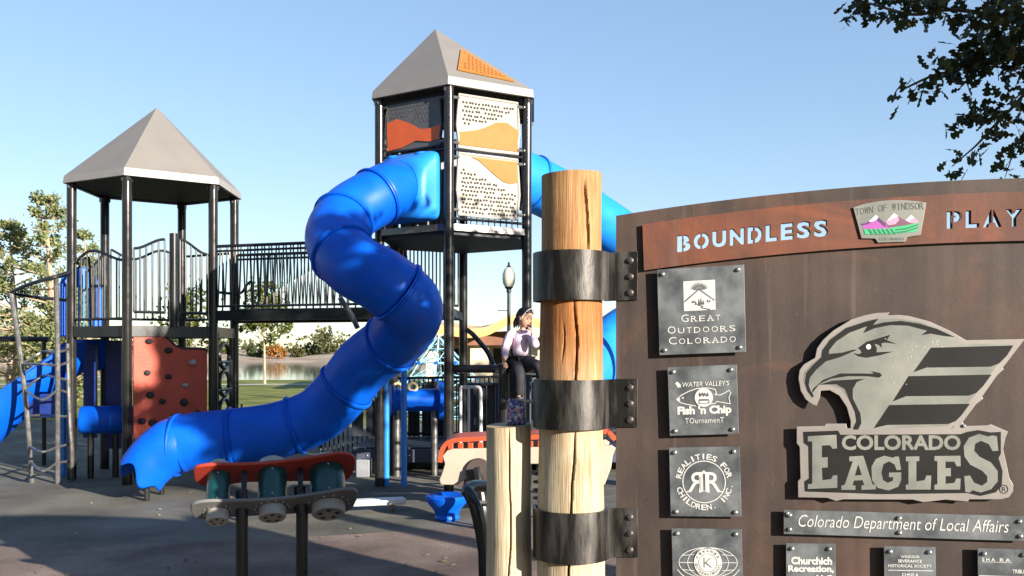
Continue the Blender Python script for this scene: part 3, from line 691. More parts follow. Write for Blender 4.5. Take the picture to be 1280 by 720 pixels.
def letters():
    b = B(); cap = .0615
    def warp_at(u0, wid): return lambda s, t: SG(u0 + s * wid, arc(u0 + s * wid) - .172 + t * cap, .03)
    x = .2255
    lay = []
    # every letter on its own, with stencil bridges left standing
    for word, u0, u1 in (('BOUNDLESS', .2255, .760), ('PLAYGROUND', 1.163, 1.83)):
        ws = {'B': .95, 'O': 1.1, 'U': 1.0, 'N': 1.02, 'D': 1.03, 'L': .82, 'E': .88, 'S': .95, 'P': .92, 'A': 1.12, 'Y': 1.02, 'G': 1.1, 'R': 1.0}
        tot = sum(ws[c] for c in word) + .22 * (len(word) - 1); k = (u1 - u0) / tot; u = u0
        for c in word:
            wid = ws[c] * k; lay.append((c, u, wid)); u += wid + .22 * k
    for c, u, wid in lay:
        wp = warp_at(u, wid)
        bm, _ = text_mesh(c, .055)
        # stencil bridge: split closed letters along one or two vertical bars
        bars = {'O': [.5], 'D': [.45], 'B': [.42], 'P': [.42], 'A': [.5], 'R': [.42]}.get(c, [])
        for x0 in bars:
            for off in (-.045, .045):
                g_ = list(bm.verts) + list(bm.edges) + list(bm.faces)
                bmesh.ops.bisect_plane(bm, geom=g_, plane_co=(x0 + off, 0, 0), plane_no=(1, 0, 0))
            dl = [f for f in bm.faces if abs(f.calc_center_median().x - x0) < .044]
            bmesh.ops.delete(bm, geom=dl, context='FACES')
        a, bb = {}, {}
        for v in bm.verts:
            p = wp(v.co.x, v.co.y); a[v] = b.bm.verts.new(p); bb[v] = b.bm.verts.new(p - SN * .06)
        for f in bm.faces:
            b.bm.faces.new([a[v] for v in f.verts]); b.bm.faces.new([bb[v] for v in reversed(f.verts)])
        for e in bm.edges:
            if len(e.link_faces) == 1: v1, v2 = e.verts; b.bm.faces.new((a[v1], a[v2], bb[v2], bb[v1]))
        bm.free()
    return b
b = B(); poly = [SG(0, .38)] + [SG(SL * i / 40, arc(SL * i / 40)) for i in range(41)] + [SG(SL, .38)]
b.prism(poly, SN * -.010)
cutout('sign_panel', b, letters(), rust, sg)
b = B(); u0, u1 = .098, 2.2
poly = [SG(u0 + (u1 - u0) * i / 40, arc(u0 + (u1 - u0) * i / 40) - .050, .010) for i in range(41)] + [SG(u1 + .006 - (u1 - u0 + .0) * i / 40, arc(u1 + .006 - (u1 - u0) * i / 40) - .222, .010) for i in range(41)]
b.prism(poly, SN * .006)
cutout('title_banner', b, letters(), rust2, sg)

def plaque(quad, name, label=None, bolts='all', th=.005, o0=.024, mat=plaqm):
    q = [UZ(*p) for p in quad]                     # tl, tr, br, bl
    def at(s, t, o=0.):                            # t up
        (ul, zl), (ur, zr), (vr, yr), (vl, yl) = q
        u = (ul * (1 - s) + ur * s) * t + (vl * (1 - s) + vr * s) * (1 - t); z = (zl * (1 - s) + zr * s) * t + (yl * (1 - s) + yr * s) * (1 - t)
        return SG(u, z, o0 + th + o)
    b = B(); b.prism([at(0, 0), at(1, 0), at(1, 1), at(0, 1)], SN * -th); p = b.build(name, mat, sg, smooth=False, bevel=.0012)
    if label: p['label'] = label
    W_ = (at(1, .5) - at(0, .5)).length; H_ = (at(.5, 1) - at(.5, 0)).length
    mx, my = .021 / W_, .018 / H_
    pos = [(mx, my), (1 - mx, my), (mx, 1 - my), (1 - mx, 1 - my)]
    if bolts == 'six': pos += [(.486, my), (.486, 1 - my)]
    for i, (s, t) in enumerate(pos):
        bb = B(); c = at(s, t); bb.lathe([(.0055, -th - o0), (.0055, 0.0)], c, SN, 8); bb.lathe([(.0078, .0004), (.0082, .003), (.007, .0075), (.004, .0105), (0, .0115)], c, SN, 12)
        bb.build('bolt', boltm, p)
    return p, at
def box_text(b, at, s, x0, y0, x1, y1, weight=.0, spacing=1.0, shear=0., o=.0008, keep=None):
    """writing set into the box (plaque fractions, y up)"""
    add_text(b, s, lambda a, t: at(x0 + (x1 - x0) * a, y0 + (y1 - y0) * t, o), SN * .0006, weight, spacing, shear)
def bar(b, at, x0, y0, x1, y1, o=.0008): b.prism([at(x0, y0, o), at(x1, y0, o), at(x1, y1, o), at(x0, y1, o)], SN * .0006)
def poly_on(b, at, pts, o=.0008, d=.0006): b.prism([at(x, y, o) for x, y in pts], SN * d)
def line_on(b, at, pts, wd, o=.0008, closed=False):
    n = len(pts); k = n if closed else n - 1
    for i in range(k):
        (xa, ya), (xb, yb) = pts[i], pts[(i + 1) % n]; dx, dy = xb - xa, yb - ya; l = math.hypot(dx, dy) or 1; nx, ny = -dy / l * wd / 2, dx / l * wd / 2
        ex, ey = dx / l * wd * .3, dy / l * wd * .3
        f = [b.bm.verts.new(at(x, y, o + .0006 + .00004 * (i % 5))) for x, y in ((xa + nx - ex, ya + ny - ey), (xb + nx + ex, yb + ny + ey), (xb - nx + ex, yb - ny + ey), (xa - nx - ex, ya - ny - ey))]; b.bm.faces.new(f)
def circ(cx, cy, rx, ry, n=28, a0=0, a1=360): return [(cx + rx * math.cos(R(a0 + (a1 - a0) * i / n)), cy + ry * math.sin(R(a0 + (a1 - a0) * i / n))) for i in range(n + (0 if a1 - a0 == 360 else 1))]
def serif_caps(b, at, s, x0, y0, x1, y1, big=1.3):
    """small caps: first letter taller, each letter with little slab serifs"""
    n = len(s); wd = [1.0 if c not in 'ITL' else .8 for c in s]; wd[0] = 1.25; tot = sum(wd) + .38 * (n - 1); k = (x1 - x0) / tot; x = x0
    for i, c in enumerate(s):
        h = (y1 - y0) * (big if i == 0 else 1.0); w_ = wd[i] * k
        box_text(b, at, c, x, y0, x + w_, y0 + h, -.004)
        if c in 'AEFRDLI': bar(b, at, x - .004, y0 - .002, x + w_ * .35, y0 + .008, .0007)
        if c in 'AR': bar(b, at, x + w_ * .68, y0 - .002, x + w_ + .008, y0 + .008, .0007)
        x += w_ + .38 * k

# great outdoors plaque
p, at = plaque([(821, 338), (929, 331.5), (931.5, 440), (824, 444)], 'plaque', 'largest square slate plaque, with a sun over mountain tile')
b = B(); poly_on(b, at, [(.30, .50), (.665, .50), (.665, .845), (.30, .845)]); b.build('engraving', plaqe, p, smooth=False)
b = B(); o = .0016
poly_on(b, at, [(.31, .60), (.48, .735), (.655, .60), (.655, .615), (.48, .755), (.31, .62)], o)
for k in range(13):
    a = R(15 + 150 * k / 12); c_ = (.485 + .055 * math.cos(a), .735 + .045 * math.sin(a)); e_ = (.485 + .118 * math.cos(a), .735 + .095 * math.sin(a)); nx, ny = -math.sin(a) * .010, math.cos(a) * .010
    poly_on(b, at, [(c_[0] + nx, c_[1] + ny), e_, (c_[0] - nx, c_[1] - ny)], o)
poly_on(b, at, circ(.485, .735, .06, .05, 14, 0, 180), o)
for (x, h) in ((.44, .05), (.475, .075), (.50, .09), (.525, .06)): poly_on(b, at, [(x - .014, .565), (x + .014, .565), (x, .565 + h)], o)
for (x, h) in ((.40, .03), (.42, .035), (.575, .035), (.60, .03)): poly_on(b, at, [(x - .012, .59), (x + .012, .59), (x, .59 + h)], o)
line_on(b, at, [(.46, .565), (.52, .545), (.50, .53), (.60, .505)], .012, o); b.build('picture_inlay', plaqm, p, smooth=False)
b = B()
serif_caps(b, at, 'GREAT', .265, .375, .715, .44); serif_caps(b, at, 'OUTDOORS', .105, .245, .885, .31); serif_caps(b, at, 'COLORADO', .115, .12, .885, .185); b.build('lettering', plaqe, p, smooth=False)
# fish tournament plaque
p, at = plaque([(834, 459), (920, 455.5), (922.5, 541.5), (837, 544)], 'plaque', 'slate plaque engraved with a fish')
F_ = lambda x, y: ((x - 35) / 625.0, 1 - (y - 40) / 615.0)
b = B()
line_on(b, at, [F_(*q) for q in ((105, 330), (150, 295), (220, 262), (290, 240), (350, 236), (415, 240), (460, 255), (470, 285), (455, 300), (500, 305), (550, 285), (580, 265), (598, 290), (580, 330), (590, 385), (540, 375), (470, 360), (460, 375), (400, 385))], .012)
line_on(b, at, [F_(*q) for q in ((105, 330), (140, 360), (200, 378), (280, 395))], .012); poly_on(b, at, [F_(*q) for q in ((105, 330), (140, 318), (135, 345), (150, 358))])
poly_on(b, at, circ(*F_(355, 322), .132, .135, 30), .0018); line_on(b, at, circ(*F_(165, 318), .012, .012, 8), .008, closed=True)
poly_on(b, at, [F_(*q) for q in ((100, 185), (120, 170), (150, 200), (150, 225), (120, 222))])
box_text(b, at, "WATER VALLEY'S", *F_(165, 222), *F_(588, 178), .006, 1, .15)
box_text(b, at, "Fish 'n Chip", *F_(112, 490), *F_(600, 392), .05); box_text(b, at, 'TOurnamenT', *F_(178, 548), *F_(530, 502), .0, 1.05)
b.build('lettering', plaqe, p, smooth=False)
b = B(); line_on(b, at, [F_(*q) for q in ((318, 310), (318, 280), (330, 305), (345, 280), (355, 310), (365, 282), (380, 310), (392, 282), (395, 310))], .014, .0028); bar(b, at, *F_(312, 350), *F_(400, 335), .0028); line_on(b, at, [F_(*q) for q in ((312, 352), (312, 372), (402, 372), (402, 352))], .01, .0028); b.build('badge_inlay', plaqm, p, smooth=False)
# circular lettering plaque
p, at = plaque([(836, 558.5), (923.5, 557), (926, 644.5), (838, 643.5)], 'plaque', 'slate plaque with lettering in a ring')
b = B(); line_on(b, at, circ(.485, .50, .30, .30, 40), .014, closed=True)
def ring_text(s, r0, r1, a0, a1, up):
    n = len(s)
    for i, c in enumerate(s):
        if c == ' ': continue
        a = R(a0 + (a1 - a0) * (i + .5) / n); ww = .036 if c not in 'I.,' else .012
        hh = (r1 - r0) * (.18 if c in '.,' else 1)
        if up: f = lambda s_, t: at(.485 + math.cos(a) * (r0 + t * hh) + math.sin(a) * (s_ - .5) * 2 * ww, .50 + math.sin(a) * (r0 + t * hh) - math.cos(a) * (s_ - .5) * 2 * ww, .0008)
        else: f = lambda s_, t: at(.485 + math.cos(a) * (r1 - t * hh) - math.sin(a) * (s_ - .5) * 2 * ww, .50 + math.sin(a) * (r1 - t * hh) + math.cos(a) * (s_ - .5) * 2 * ww, .0008)
        add_text(b, c, f, SN * .0006, .02)
ring_text('REALITIES FOR', .325, .405, 172, 8, True); ring_text('CHILDREN, INC.', .325, .405, 192, 356, False)
def big_r(x, m):
    f = lambda s_, t: at(x + m * (s_ - .5) * .2, .36 + t * .28, .0008)
    add_text(b, 'R', f, SN * .0006, .01); bar(b, at, x - m * .115 - .012, .36, x - m * .115 + .012, .37); bar(b, at, x - .13, .355, x + .13, .367, .0009) if False else None
big_r(.355, -1); big_r(.615, 1); line_on(b, at, [(.425, .355), (.43, .58), (.485, .65), (.54, .58), (.545, .355)], .03); line_on(b, at, [(.46, .36), (.46, .6)], .016); line_on(b, at, [(.51, .36), (.51, .6)], .016, .001)
line_on(b, at, [(.24, .36), (.30, .36)], .016); line_on(b, at, [(.67, .36), (.74, .36)], .016)
b.build('lettering', plaqe, p, smooth=False)
# globe plaque at the bottom
p, at = plaque([(839, 658.5), (926, 659.5), (928, 746), (841, 746)], 'plaque', 'slate plaque with an oval globe emblem')
G_ = lambda x, y: ((x - 45) / 900.0, 1 - (y - 70) / 888.0)
b = B(); cx, cy = G_(505, 497)
for rx in (.415, .29, .19): line_on(b, at, circ(cx, cy, rx, .215, 40), .010, .0008 + .0003 * (rx < .3), closed=True)
line_on(b, at, [(cx - .41, cy), (cx - .2, cy)], .009); line_on(b, at, [(cx + .2, cy), (cx + .41, cy)], .009)
for k in (-1, 1):
    for m in (-1, 1): line_on(b, at, [(cx + m * .37, cy + k * .10), (cx + m * .2, cy + k * .115)], .009, .0011)
poly_on(b, at, circ(cx, cy, .20, .20, 36), .0022)
for k in range(2): line_on(b, at, [(cx - .44 + .88 * k, cy - .10), (cx - .38 + .76 * k, cy - .17), (cx - .30 + .6 * k, cy - .225)], .012)
b.build('engraving', plaqe, p, smooth=False)
b = B()
for i, c in enumerate('KIWANIS'):
    a = R(150 - 120 * i / 6); add_text(b, c, (lambda a: lambda s_, t: at(cx + math.cos(a) * (.15 + .034 * t) + math.sin(a) * (s_ - .5) * .034, cy + math.sin(a) * (.15 + .034 * t) - math.cos(a) * (s_ - .5) * .034, .0032))(a), SN * .0005)
for i, c in enumerate('INTERNATIONAL'):
    a = R(190 + 160 * i / 12); add_text(b, c, (lambda a: lambda s_, t: at(cx + math.cos(a) * (.184 - .034 * t) - math.sin(a) * (s_ - .5) * .028, cy + math.sin(a) * (.184 - .034 * t) + math.cos(a) * (s_ - .5) * .028, .0032))(a), SN * .0005)
add_text(b, 'K', lambda s_, t: at(cx - .06 + s_ * .12, cy - .07 + t * .14, .0032), SN * .0004, -.02); line_on(b, at, circ(cx, cy, .13, .13, 28), .006, .0028, closed=True)
b.build('emblem_inlay', alum, p, smooth=False)
# long plaque
p, at = plaque([(978, 635.5), (1277.5, 643.5), (1279.5, 674.5), (978, 665.5)], 'plaque', 'long narrow slate plaque with slanted lettering', 'six')
b = B(); box_text(b, at, 'Colorado Department of Local Affairs', .063, .17, .93, .82, -.004, 1, .28); b.build('lettering', plaqe, p, smooth=False)
# three small plaques at the foot
p, at = plaque([(981, 677), (1042, 677.5), (1043, 762), (981, 761)], 'plaque', 'small slate plaque with chunky lettering, below the left of the long plaque')
b = B(); box_text(b, at, 'Churchich', .10, .69, .93, .805, .045); box_text(b, at, 'Recreation,', .04, .565, .96, .68, .045); box_text(b, at, 'LLC', .61, .44, .93, .54, .045); b.build('lettering', plaqe, p, smooth=False)
p, at = plaque([(1102, 680.5), (1166, 681.5), (1167.5, 762), (1103, 761)], 'plaque', 'small slate plaque with fine centred lettering, below the middle of the long plaque')
b = B(); box_text(b, at, 'WINDSOR', .32, .825, .69, .865, .02); box_text(b, at, 'SEVERANCE', .27, .755, .73, .80, .02); box_text(b, at, 'HISTORICAL SOCIETY', .08, .68, .92, .725, .02); bar(b, at, .08, .628, .95, .638); box_text(b, at, 'CHRIS &', .34, .545, .66, .59, .02); box_text(b, at, 'DARLENE WILLIS', .18, .455, .84, .50, .02); b.build('lettering', plaqe, p, smooth=False)
p, at = plaque([(1218, 683), (1283, 685), (1284, 764), (1219, 762)], 'plaque', 'small slate plaque with ruled lettering, below the right end of the long plaque')
b = B(); box_text(b, at, 'S H A', .08, .80, .33, .855, .02); box_text(b, at, 'R A', .42, .80, .62, .855, .02); bar(b, at, .08, .787, .66, .793); box_text(b, at, 'TRIBUNE', .66, .625, .98, .685, .02); bar(b, at, .02, .565, .98, .577); b.build('lettering', plaqe, p, smooth=False)

# town emblem on the banner
q_ = lambda x, y: (1050 + x / 10.283, 240 + y / 10.283)
def sprism(b, pts, o, d): b.prism([SP(*p, o) for p in pts], SN * d)
out = [(150, 210), (300, 163), (480, 130), (650, 115), (800, 117), (950, 130), (1085, 150), (1050, 350), (1010, 565), (840, 592), (820, 650), (465, 662), (430, 610), (255, 607)]
b = B(); sprism(b, [q_(*p) for p in out], .018, .005); em = b.build('town_emblem', alum, sg, smooth=False, bevel=.0012)
lay = [(purple, 0, [(270, 430), (430, 340), (560, 430), (620, 470), (600, 490), (275, 485)]), (dpurple, 1, [(248, 420), (310, 412), (380, 375), (455, 325), (565, 415), (570, 460), (540, 450), (470, 390), (430, 375), (330, 430), (260, 440)]), (snow, 2, [(350, 390), (440, 310), (470, 335), (440, 375), (380, 398)]),
       (pinkm, 1, [(560, 395), (660, 290), (720, 320), (760, 380), (700, 430), (600, 440)]), (plum, 2, [(600, 465), (590, 440), (690, 425), (740, 370), (720, 325), (830, 385), (900, 420), (830, 440), (700, 455)]), (snow, 3, [(590, 375), (670, 288), (715, 320), (690, 345), (650, 350), (620, 375)]),
       (pinkm, 3, [(820, 375), (890, 312), (990, 400), (930, 415), (880, 412)]), (snow, 4, [(815, 378), (885, 310), (930, 345), (880, 360), (860, 395)]),
       (sgreen, 3, [(285, 490), (600, 480), (670, 465), (820, 440), (990, 405), (975, 470), (955, 520), (720, 545), (690, 555), (300, 555)])]
for m_, k, pts in lay:
    b = B(); sprism(b, [q_(*p) for p in pts], .0232 + .0003 * k, .0003); b.build('emblem_inlay', m_, em, smooth=False)
b = B()
for k in range(6):
    x = 300 + k * 57; sprism(b, [q_(*p) for p in ((x + 35, 488), (x + 60, 486), (x + 105, 552), (x + 70, 554))], .0245, .0003)
for y in (470, 505): sprism(b, [q_(*p) for p in ((680, y + 22), (830, y + 2), (980, y - 45), (975, y - 28), (830, y + 20), (690, y + 40))], .0245, .0003)
b.build('emblem_inlay', sdgreen, em, smooth=False)
b = B()
s_ = 'TOWN OF WINDSOR'
for i, c in enumerate(s_):
    if c == ' ': continue
    f = i / 14; x0 = 178 + f * 820; wd = 52 if c not in 'I' else 16; x0 += (52 - wd) / 2
    yb = 320 - 60 * math.sin(math.pi * min(1, f * .62 + .02)) - f * 28; h = 88
    add_text(b, c, (lambda x0, wd, yb, h: lambda a, t: SP(*q_(x0 + a * wd, yb - (1 - 0) * t * h - a * (6 if x0 < 600 else 0)), .0233))(x0, wd, yb, h), SN * .0004, .0)
add_text(b, 'COLORADO', lambda a, t: SP(*q_(478 + a * 320, 632 - t * 36), .0233), SN * .0004)
b.build('emblem_lettering', signink, em, smooth=False)

# eagle head emblem: layered aluminium and black
e_ = lambda x, y: (980 + x / 4.2667, 385 + y / 4.2667)
w_ = lambda x, y: (940 + x / 2.7706, 380 + y / 2.7706)
head = [(165, 520), (140, 510), (108, 485), (82, 440), (70, 375), (76, 330), (98, 300), (158, 265), (168, 215), (200, 170), (255, 120), (350, 62), (420, 40), (482, 28), (552, 25), (543, 40), (600, 38), (650, 43), (760, 72), (870, 122), (955, 172), (1268, 165), (1150, 318), (1154, 328), (1120, 358), (1040, 472), (1047, 482), (1010, 510), (938, 606), (950, 625), (930, 640), (900, 665), (345, 665), (346, 600), (325, 525), (285, 465), (235, 437), (188, 440), (182, 480)]
b = B(); sprism(b, [e_(*p) for p in head], .022, .006); eg = b.build('eagle_emblem', alumr, sg, smooth=False, bevel=.0012)
inner = [(150, 478), (120, 445), (98, 390), (102, 345), (140, 300), (188, 262), (196, 220), (245, 158), (330, 100), (440, 62), (600, 58), (720, 78), (850, 128), (930, 190), (1205, 192), (1125, 300), (1085, 350), (1020, 440), (970, 500), (900, 595), (860, 625), (480, 640), (380, 640), (385, 575), (350, 500), (300, 430), (235, 405), (180, 412)]
b = B(); sprism(b, [e_(*p) for p in inner], .0284, .0004); b.build('emblem_face', alum, eg, smooth=False)
blk = [[(145, 475), (118, 440), (104, 395), (112, 345), (150, 300), (192, 262), (197, 225), (237, 170), (320, 108), (430, 72), (492, 58), (464, 92), (520, 78), (610, 70), (710, 85), (800, 112), (895, 155), (840, 150), (770, 137), (718, 146), (752, 122), (650, 95), (560, 92), (475, 108), (412, 135), (434, 98), (340, 132), (270, 178), (232, 225), (230, 245), (300, 238), (360, 222), (382, 222), (290, 262), (215, 284), (162, 330), (130, 370), (124, 410), (137, 445), (150, 465)],
       [(360, 240), (388, 246), (405, 238), (396, 222), (384, 214), (430, 180), (556, 143), (536, 172), (588, 192), (532, 184), (508, 188), (511, 212), (494, 196), (470, 190), (484, 215), (482, 236), (572, 232), (500, 252), (430, 265), (385, 258)],
       [(140, 455), (146, 430), (200, 382), (290, 348), (420, 348), (470, 350), (453, 336), (500, 345), (511, 358), (497, 370), (440, 363), (330, 362), (240, 376), (178, 405)],
       [(178, 407), (250, 386), (422, 376), (378, 393), (357, 430), (357, 480), (397, 560), (402, 610), (385, 645), (357, 645), (378, 600), (370, 550), (337, 480), (315, 430), (270, 405)],
       [(770, 212), (1205, 200), (1170, 255), (1130, 295), (1085, 312), (745, 317), (678, 341)], [(652, 362), (1090, 354), (1045, 415), (1010, 450), (970, 465), (640, 468), (568, 496)], [(550, 515), (976, 508), (930, 570), (900, 600), (860, 615), (540, 620), (468, 637)]]
b = B()
for pts in blk: sprism(b, [e_(*p) for p in pts], .0291, .0004)
b.build('emblem_markings', blackd, eg, smooth=False)
b = B(); sprism(b, [e_(440 + 13 * math.cos(k), 207 + 14 * math.sin(k)) for k in [i * math.pi / 5 for i in range(10)]], .0298, .0003)
rr = random.Random(5)
for k in range(30):
    x, y = (rr.gauss(600, 60), rr.gauss(245, 70)) if k < 20 else (rr.gauss(770, 45), rr.gauss(185, 22)); sz = rr.uniform(1.2, 3)
    sprism(b, [e_(x - sz, y), e_(x, y - sz), e_(x + sz, y + 1), e_(x, y + sz)], .0297, .0002)
b.build('paint_chip', M('bare_paint_chip', (.62, .62, .55), .5), eg, smooth=False)
plate = [(150, 422), (245, 420), (250, 412), (320, 412), (323, 428), (680, 430), (692, 418), (715, 420), (735, 420), (800, 418), (815, 414), (875, 440), (866, 462), (858, 500), (872, 562), (880, 600), (893, 622), (892, 645), (878, 665), (850, 672), (742, 672), (738, 680), (660, 673), (585, 682), (548, 673), (310, 672), (285, 678), (255, 667), (155, 665), (154, 610), (163, 600), (160, 492), (150, 480)]
b = B(); sprism(b, [w_(*p) for p in plate], .0235, .006); ep = b.build('name_emblem', alumr, sg, smooth=False, bevel=.0012)
back = [(172, 440), (292, 436), (300, 450), (712, 448), (735, 440), (772, 434), (815, 442), (850, 440), (850, 515), (842, 530), (856, 575), (853, 625), (832, 648), (780, 660), (735, 650), (600, 652), (440, 654), (330, 650), (178, 645), (176, 610), (192, 600), (190, 490), (174, 478)]
b = B(); sprism(b, [w_(*p) for p in back], .0299, .0004); b.build('emblem_markings', blackd, ep, smooth=False)
L_ = [[(188, 455), (286, 450), (288, 497), (272, 498), (264, 486), (236, 487), (236, 528), (256, 527), (256, 562), (236, 563), (238, 606), (268, 602), (274, 590), (289, 589), (289, 632), (188, 636), (188, 620), (203, 618), (203, 474), (188, 472)],
      [(330, 525), (378, 522), (410, 621), (421, 621), (421, 637), (372, 639), (372, 624), (381, 623), (376, 606), (346, 607), (341, 624), (351, 624), (351, 639), (303, 639), (303, 624), (314, 622), (342, 541), (330, 541)],
      [(500, 525), (508, 570), (493, 572), (485, 552), (466, 541), (447, 551), (440, 580), (446, 606), (462, 615), (479, 608), (481, 596), (466, 595), (466, 580), (508, 579), (508, 606), (498, 628), (465, 641), (427, 632), (408, 606), (406, 560), (421, 533), (450, 522), (480, 529), (487, 525)],
      [(524, 525), (570, 524), (570, 540), (560, 541), (560, 610), (588, 606), (594, 590), (611, 590), (609, 638), (524, 638), (524, 622), (533, 620), (533, 541), (524, 541)],
      [(622, 523), (711, 522), (712, 558), (698, 558), (690, 542), (660, 542), (660, 565), (678, 564), (678, 592), (660, 592), (660, 618), (690, 615), (697, 600), (712, 600), (710, 638), (622, 638), (622, 622), (632, 620), (632, 541), (622, 539)],
      [(836, 455), (841, 505), (821, 506), (808, 482), (782, 471), (762, 480), (758, 504), (776, 525), (816, 545), (839, 575), (839, 610), (816, 637), (781, 648), (752, 640), (744, 648), (728, 646), (724, 592), (744, 590), (758, 614), (784, 625), (803, 612), (803, 592), (785, 573), (745, 553), (725, 525), (722, 490), (740, 460), (775, 447), (806, 456), (820, 452)]]
b = B()
for pts in L_: sprism(b, [w_(*p) for p in pts], .0306, .0004)
add_text(b, 'COLORADO', lambda a, t: SP(*w_(304 + a * 408, 503 - t * 52), .0306), SN * .0004, .035)
b.build('lettering', alum, ep, smooth=False)
b = B(); sprism(b, [w_(350, 590), w_(373, 588), w_(361, 552)], .0313, .0003); b.build('emblem_markings', blackd, ep, smooth=False)
b = B(); cx, cy = 860, 637
line_on(b, lambda x, y, o=0: SP(*w_(x, y), .0292 + o), circ(cx, cy, 14, 14, 20), 2.6, .0004, True); add_text(b, 'R', lambda a, t: SP(*w_(cx - 6 + a * 13, cy + 8 - t * 16), .0298), SN * .0003)
b.build('emblem_markings', blackd, ep, smooth=False)
for (x, y) in ((1201, 531.5), (982.5, 640)):
    b = B(); b.lathe([(.004, -.02), (.006, .001), (.006, .004), (.003, .006)], SP(x, y, .0302), SN, 10); b.build('bolt', boltm, sg)

# ------------------------------------------------------------------ peeled logs
def log(name, c, r0, r1, z0, z1, crack, parent=None, seed=0, tilt=0., loc=None):
    b = B(); rn = random.Random(seed); n, m = 230, 190; rows = []
    ph = [rn.uniform(0, 6.28) for _ in range(8)]
    for j in range(m + 1):
        t = j / m; z = z0 + (z1 - z0) * t; r = r0 + (r1 - r0) * t
        row = []
        for i in range(n):
            a = 2 * math.pi * i / n
            rr = r * (1 + .022 * math.sin(z * 4.1 + ph[4]) * math.sin(a + ph[5]) + .012 * math.sin(z * 9 + ph[6]) + .018 * math.sin(2 * a + ph[0] + z * 1.5) + .010 * math.sin(3 * a + ph[1] + z * 3) + .006 * math.sin(7 * a + ph[2] + 5 * z))
            for (za, zb, f, wd, dp) in crack:
                if za < z < zb:
                    d = (a - f(z) - .02 * math.sin(z * 17 + ph[7]) - .006 * math.sin(z * 41 + ph[2]) + math.pi) % (2 * math.pi) - math.pi; q = min(1, (z - za) / .12, (zb - z) / .12)
                    if abs(d) < wd: rr -= dp * q * (1 - abs(d) / wd)
            row.append(b.bm.verts.new((c[0] + tilt * (z - z0) + rr * math.cos(a), c[1] + rr * math.sin(a), z + (.006 * math.sin(a + ph[3]) if j == m else 0))))
        if rows: b.bridge(rows[-1], row)
        rows.append(row)
    rim = [b.bm.verts.new(v.co * 1.0 + (V((c[0] + tilt * (z1 - z0), c[1], v.co.z + .008)) - v.co) * .1) for v in rows[-1]]
    b.bridge(rows[-1], rim); b.bm.faces.new(rim); b.bm.faces.new(rows[0][::-1])
    return b.build(name, woodm, parent, angle=50, loc=loc)
PX, PY = .2235, 3.325
ck = [(1.95, 2.24, lambda z: R(-68 + 6 * math.sin(z * 7)), .05, .05), (1.3, 1.80, lambda z: R(-87 - (1.8 - z) * 6 + 4 * math.sin(z * 9)), .04, .045), (.02, 1.33, lambda z: R(-93 + 5 * math.sin(z * 6)), .045, .04), (1.55, 1.72, lambda z: R(-110 + 3 * math.sin(z * 20)), .03, .018)]
log('post', (PX, PY), .132, .114, .02, 2.268, ck, sg, 4)
lg2 = log('post', (SX + 2.42 * math.cos(TH) + .06, SY - 2.42 * math.sin(TH)), .13, .118, .02, 2.25, ck[2:], sg, 9)
def strap(cx, cy, zlo, zhi, r, side, uo):
    b = B(); n = 30; rows = []
    a_fl = math.atan2(-math.cos(TH), -math.sin(TH)) + side * R(87); A0, A1 = math.radians(-90 - side * 178), a_fl
    arcp = [(cx + r * math.cos(A0 + (A1 - A0) * i / n), cy + r * math.sin(A0 + (A1 - A0) * i / n)) for i in range(n + 1)]
    for (dx, rr) in ((0, 0), (0, .010)):
        for z in (zlo, zhi):
            rows.append([b.bm.verts.new((cx + (x - cx) * (1 + rr / r), cy + (y - cy) * (1 + rr / r), z)) for x, y in arcp])
    o0, i0 = rows[2], rows[0]
    for i in range(n):
        b.bm.faces.new((rows[2][i], rows[2][i + 1], rows[3][i + 1], rows[3][i])); b.bm.faces.new((rows[0][i], rows[1][i], rows[1][i + 1], rows[0][i + 1]))
        b.bm.faces.new((rows[0][i], rows[0][i + 1], rows[2][i + 1], rows[2][i])); b.bm.faces.new((rows[1][i], rows[3][i], rows[3][i + 1], rows[1][i + 1]))
    for k in (0, n): b.bm.faces.new((rows[0][k], rows[2][k], rows[3][k], rows[1][k]))
    s = b.build('strap', strapm, sg, angle=40)
    b = B(); e = V((arcp[-1][0], arcp[-1][1], 0)) * 1
    uE = (e - V((SX, SY, 0))).dot(SD); u0_, u1_ = (uE - .008, uo) if side > 0 else (uo, uE + .008)
    b.prism([SG(u0_, zlo, .0012), SG(u1_, zlo + .004, .0012), SG(u1_, zhi + .003, .0012), SG(u0_, zhi, .0012)], SN * .008); fl = b.build('strap_flange', strapm, s, smooth=False, bevel=.001)
    for f in (.17, .5, .83):
        bb = B(); c = SG(u1_ - side * .028 if side > 0 else u0_ + .028, zlo + (zhi - zlo) * f, .0092); bb.lathe([(.013, 0), (.013, .002), (.0105, .003), (.0105, .008), (.006, .012), (0, .0125)], c, SN, 6 * 2); bb.build('bolt', boltd, fl)
for (yb, yt) in ((375, 313), (537, 475), (703, 640)):
    z = lambda y: EYE - (y - HZ) / FPX * 3.22
    strap(PX, PY, z(yb), z(yt), .1345, 1, UZ(797, 400)[0])
for (zl, zh) in ((1.79, 1.97), (1.32, 1.50), (.83, 1.01)): strap(SX + 2.42 * math.cos(TH) + .06, SY - 2.42 * math.sin(TH), zl, zh, .1345, -1, 2.24)
b = B(); 
sx_, sy_ = -.0124, 3.407
ck2 = [(.02, 1.318, lambda z: R(-88 + 3 * math.sin(z * 8) - 6 * (z < .9) * (.9 - z)), .05, .03)]
lg = log('short_log_post', (sx_, sy_), .091, .087, .02, 1.318, ck2, None, 12, loc=(sx_, sy_, .02))
# keep the wood bands of height consistent for the short post: it is all bleached cream
tag(lg, 'short bleached log post with a long crack, standing left of the tall strapped log', 'post')
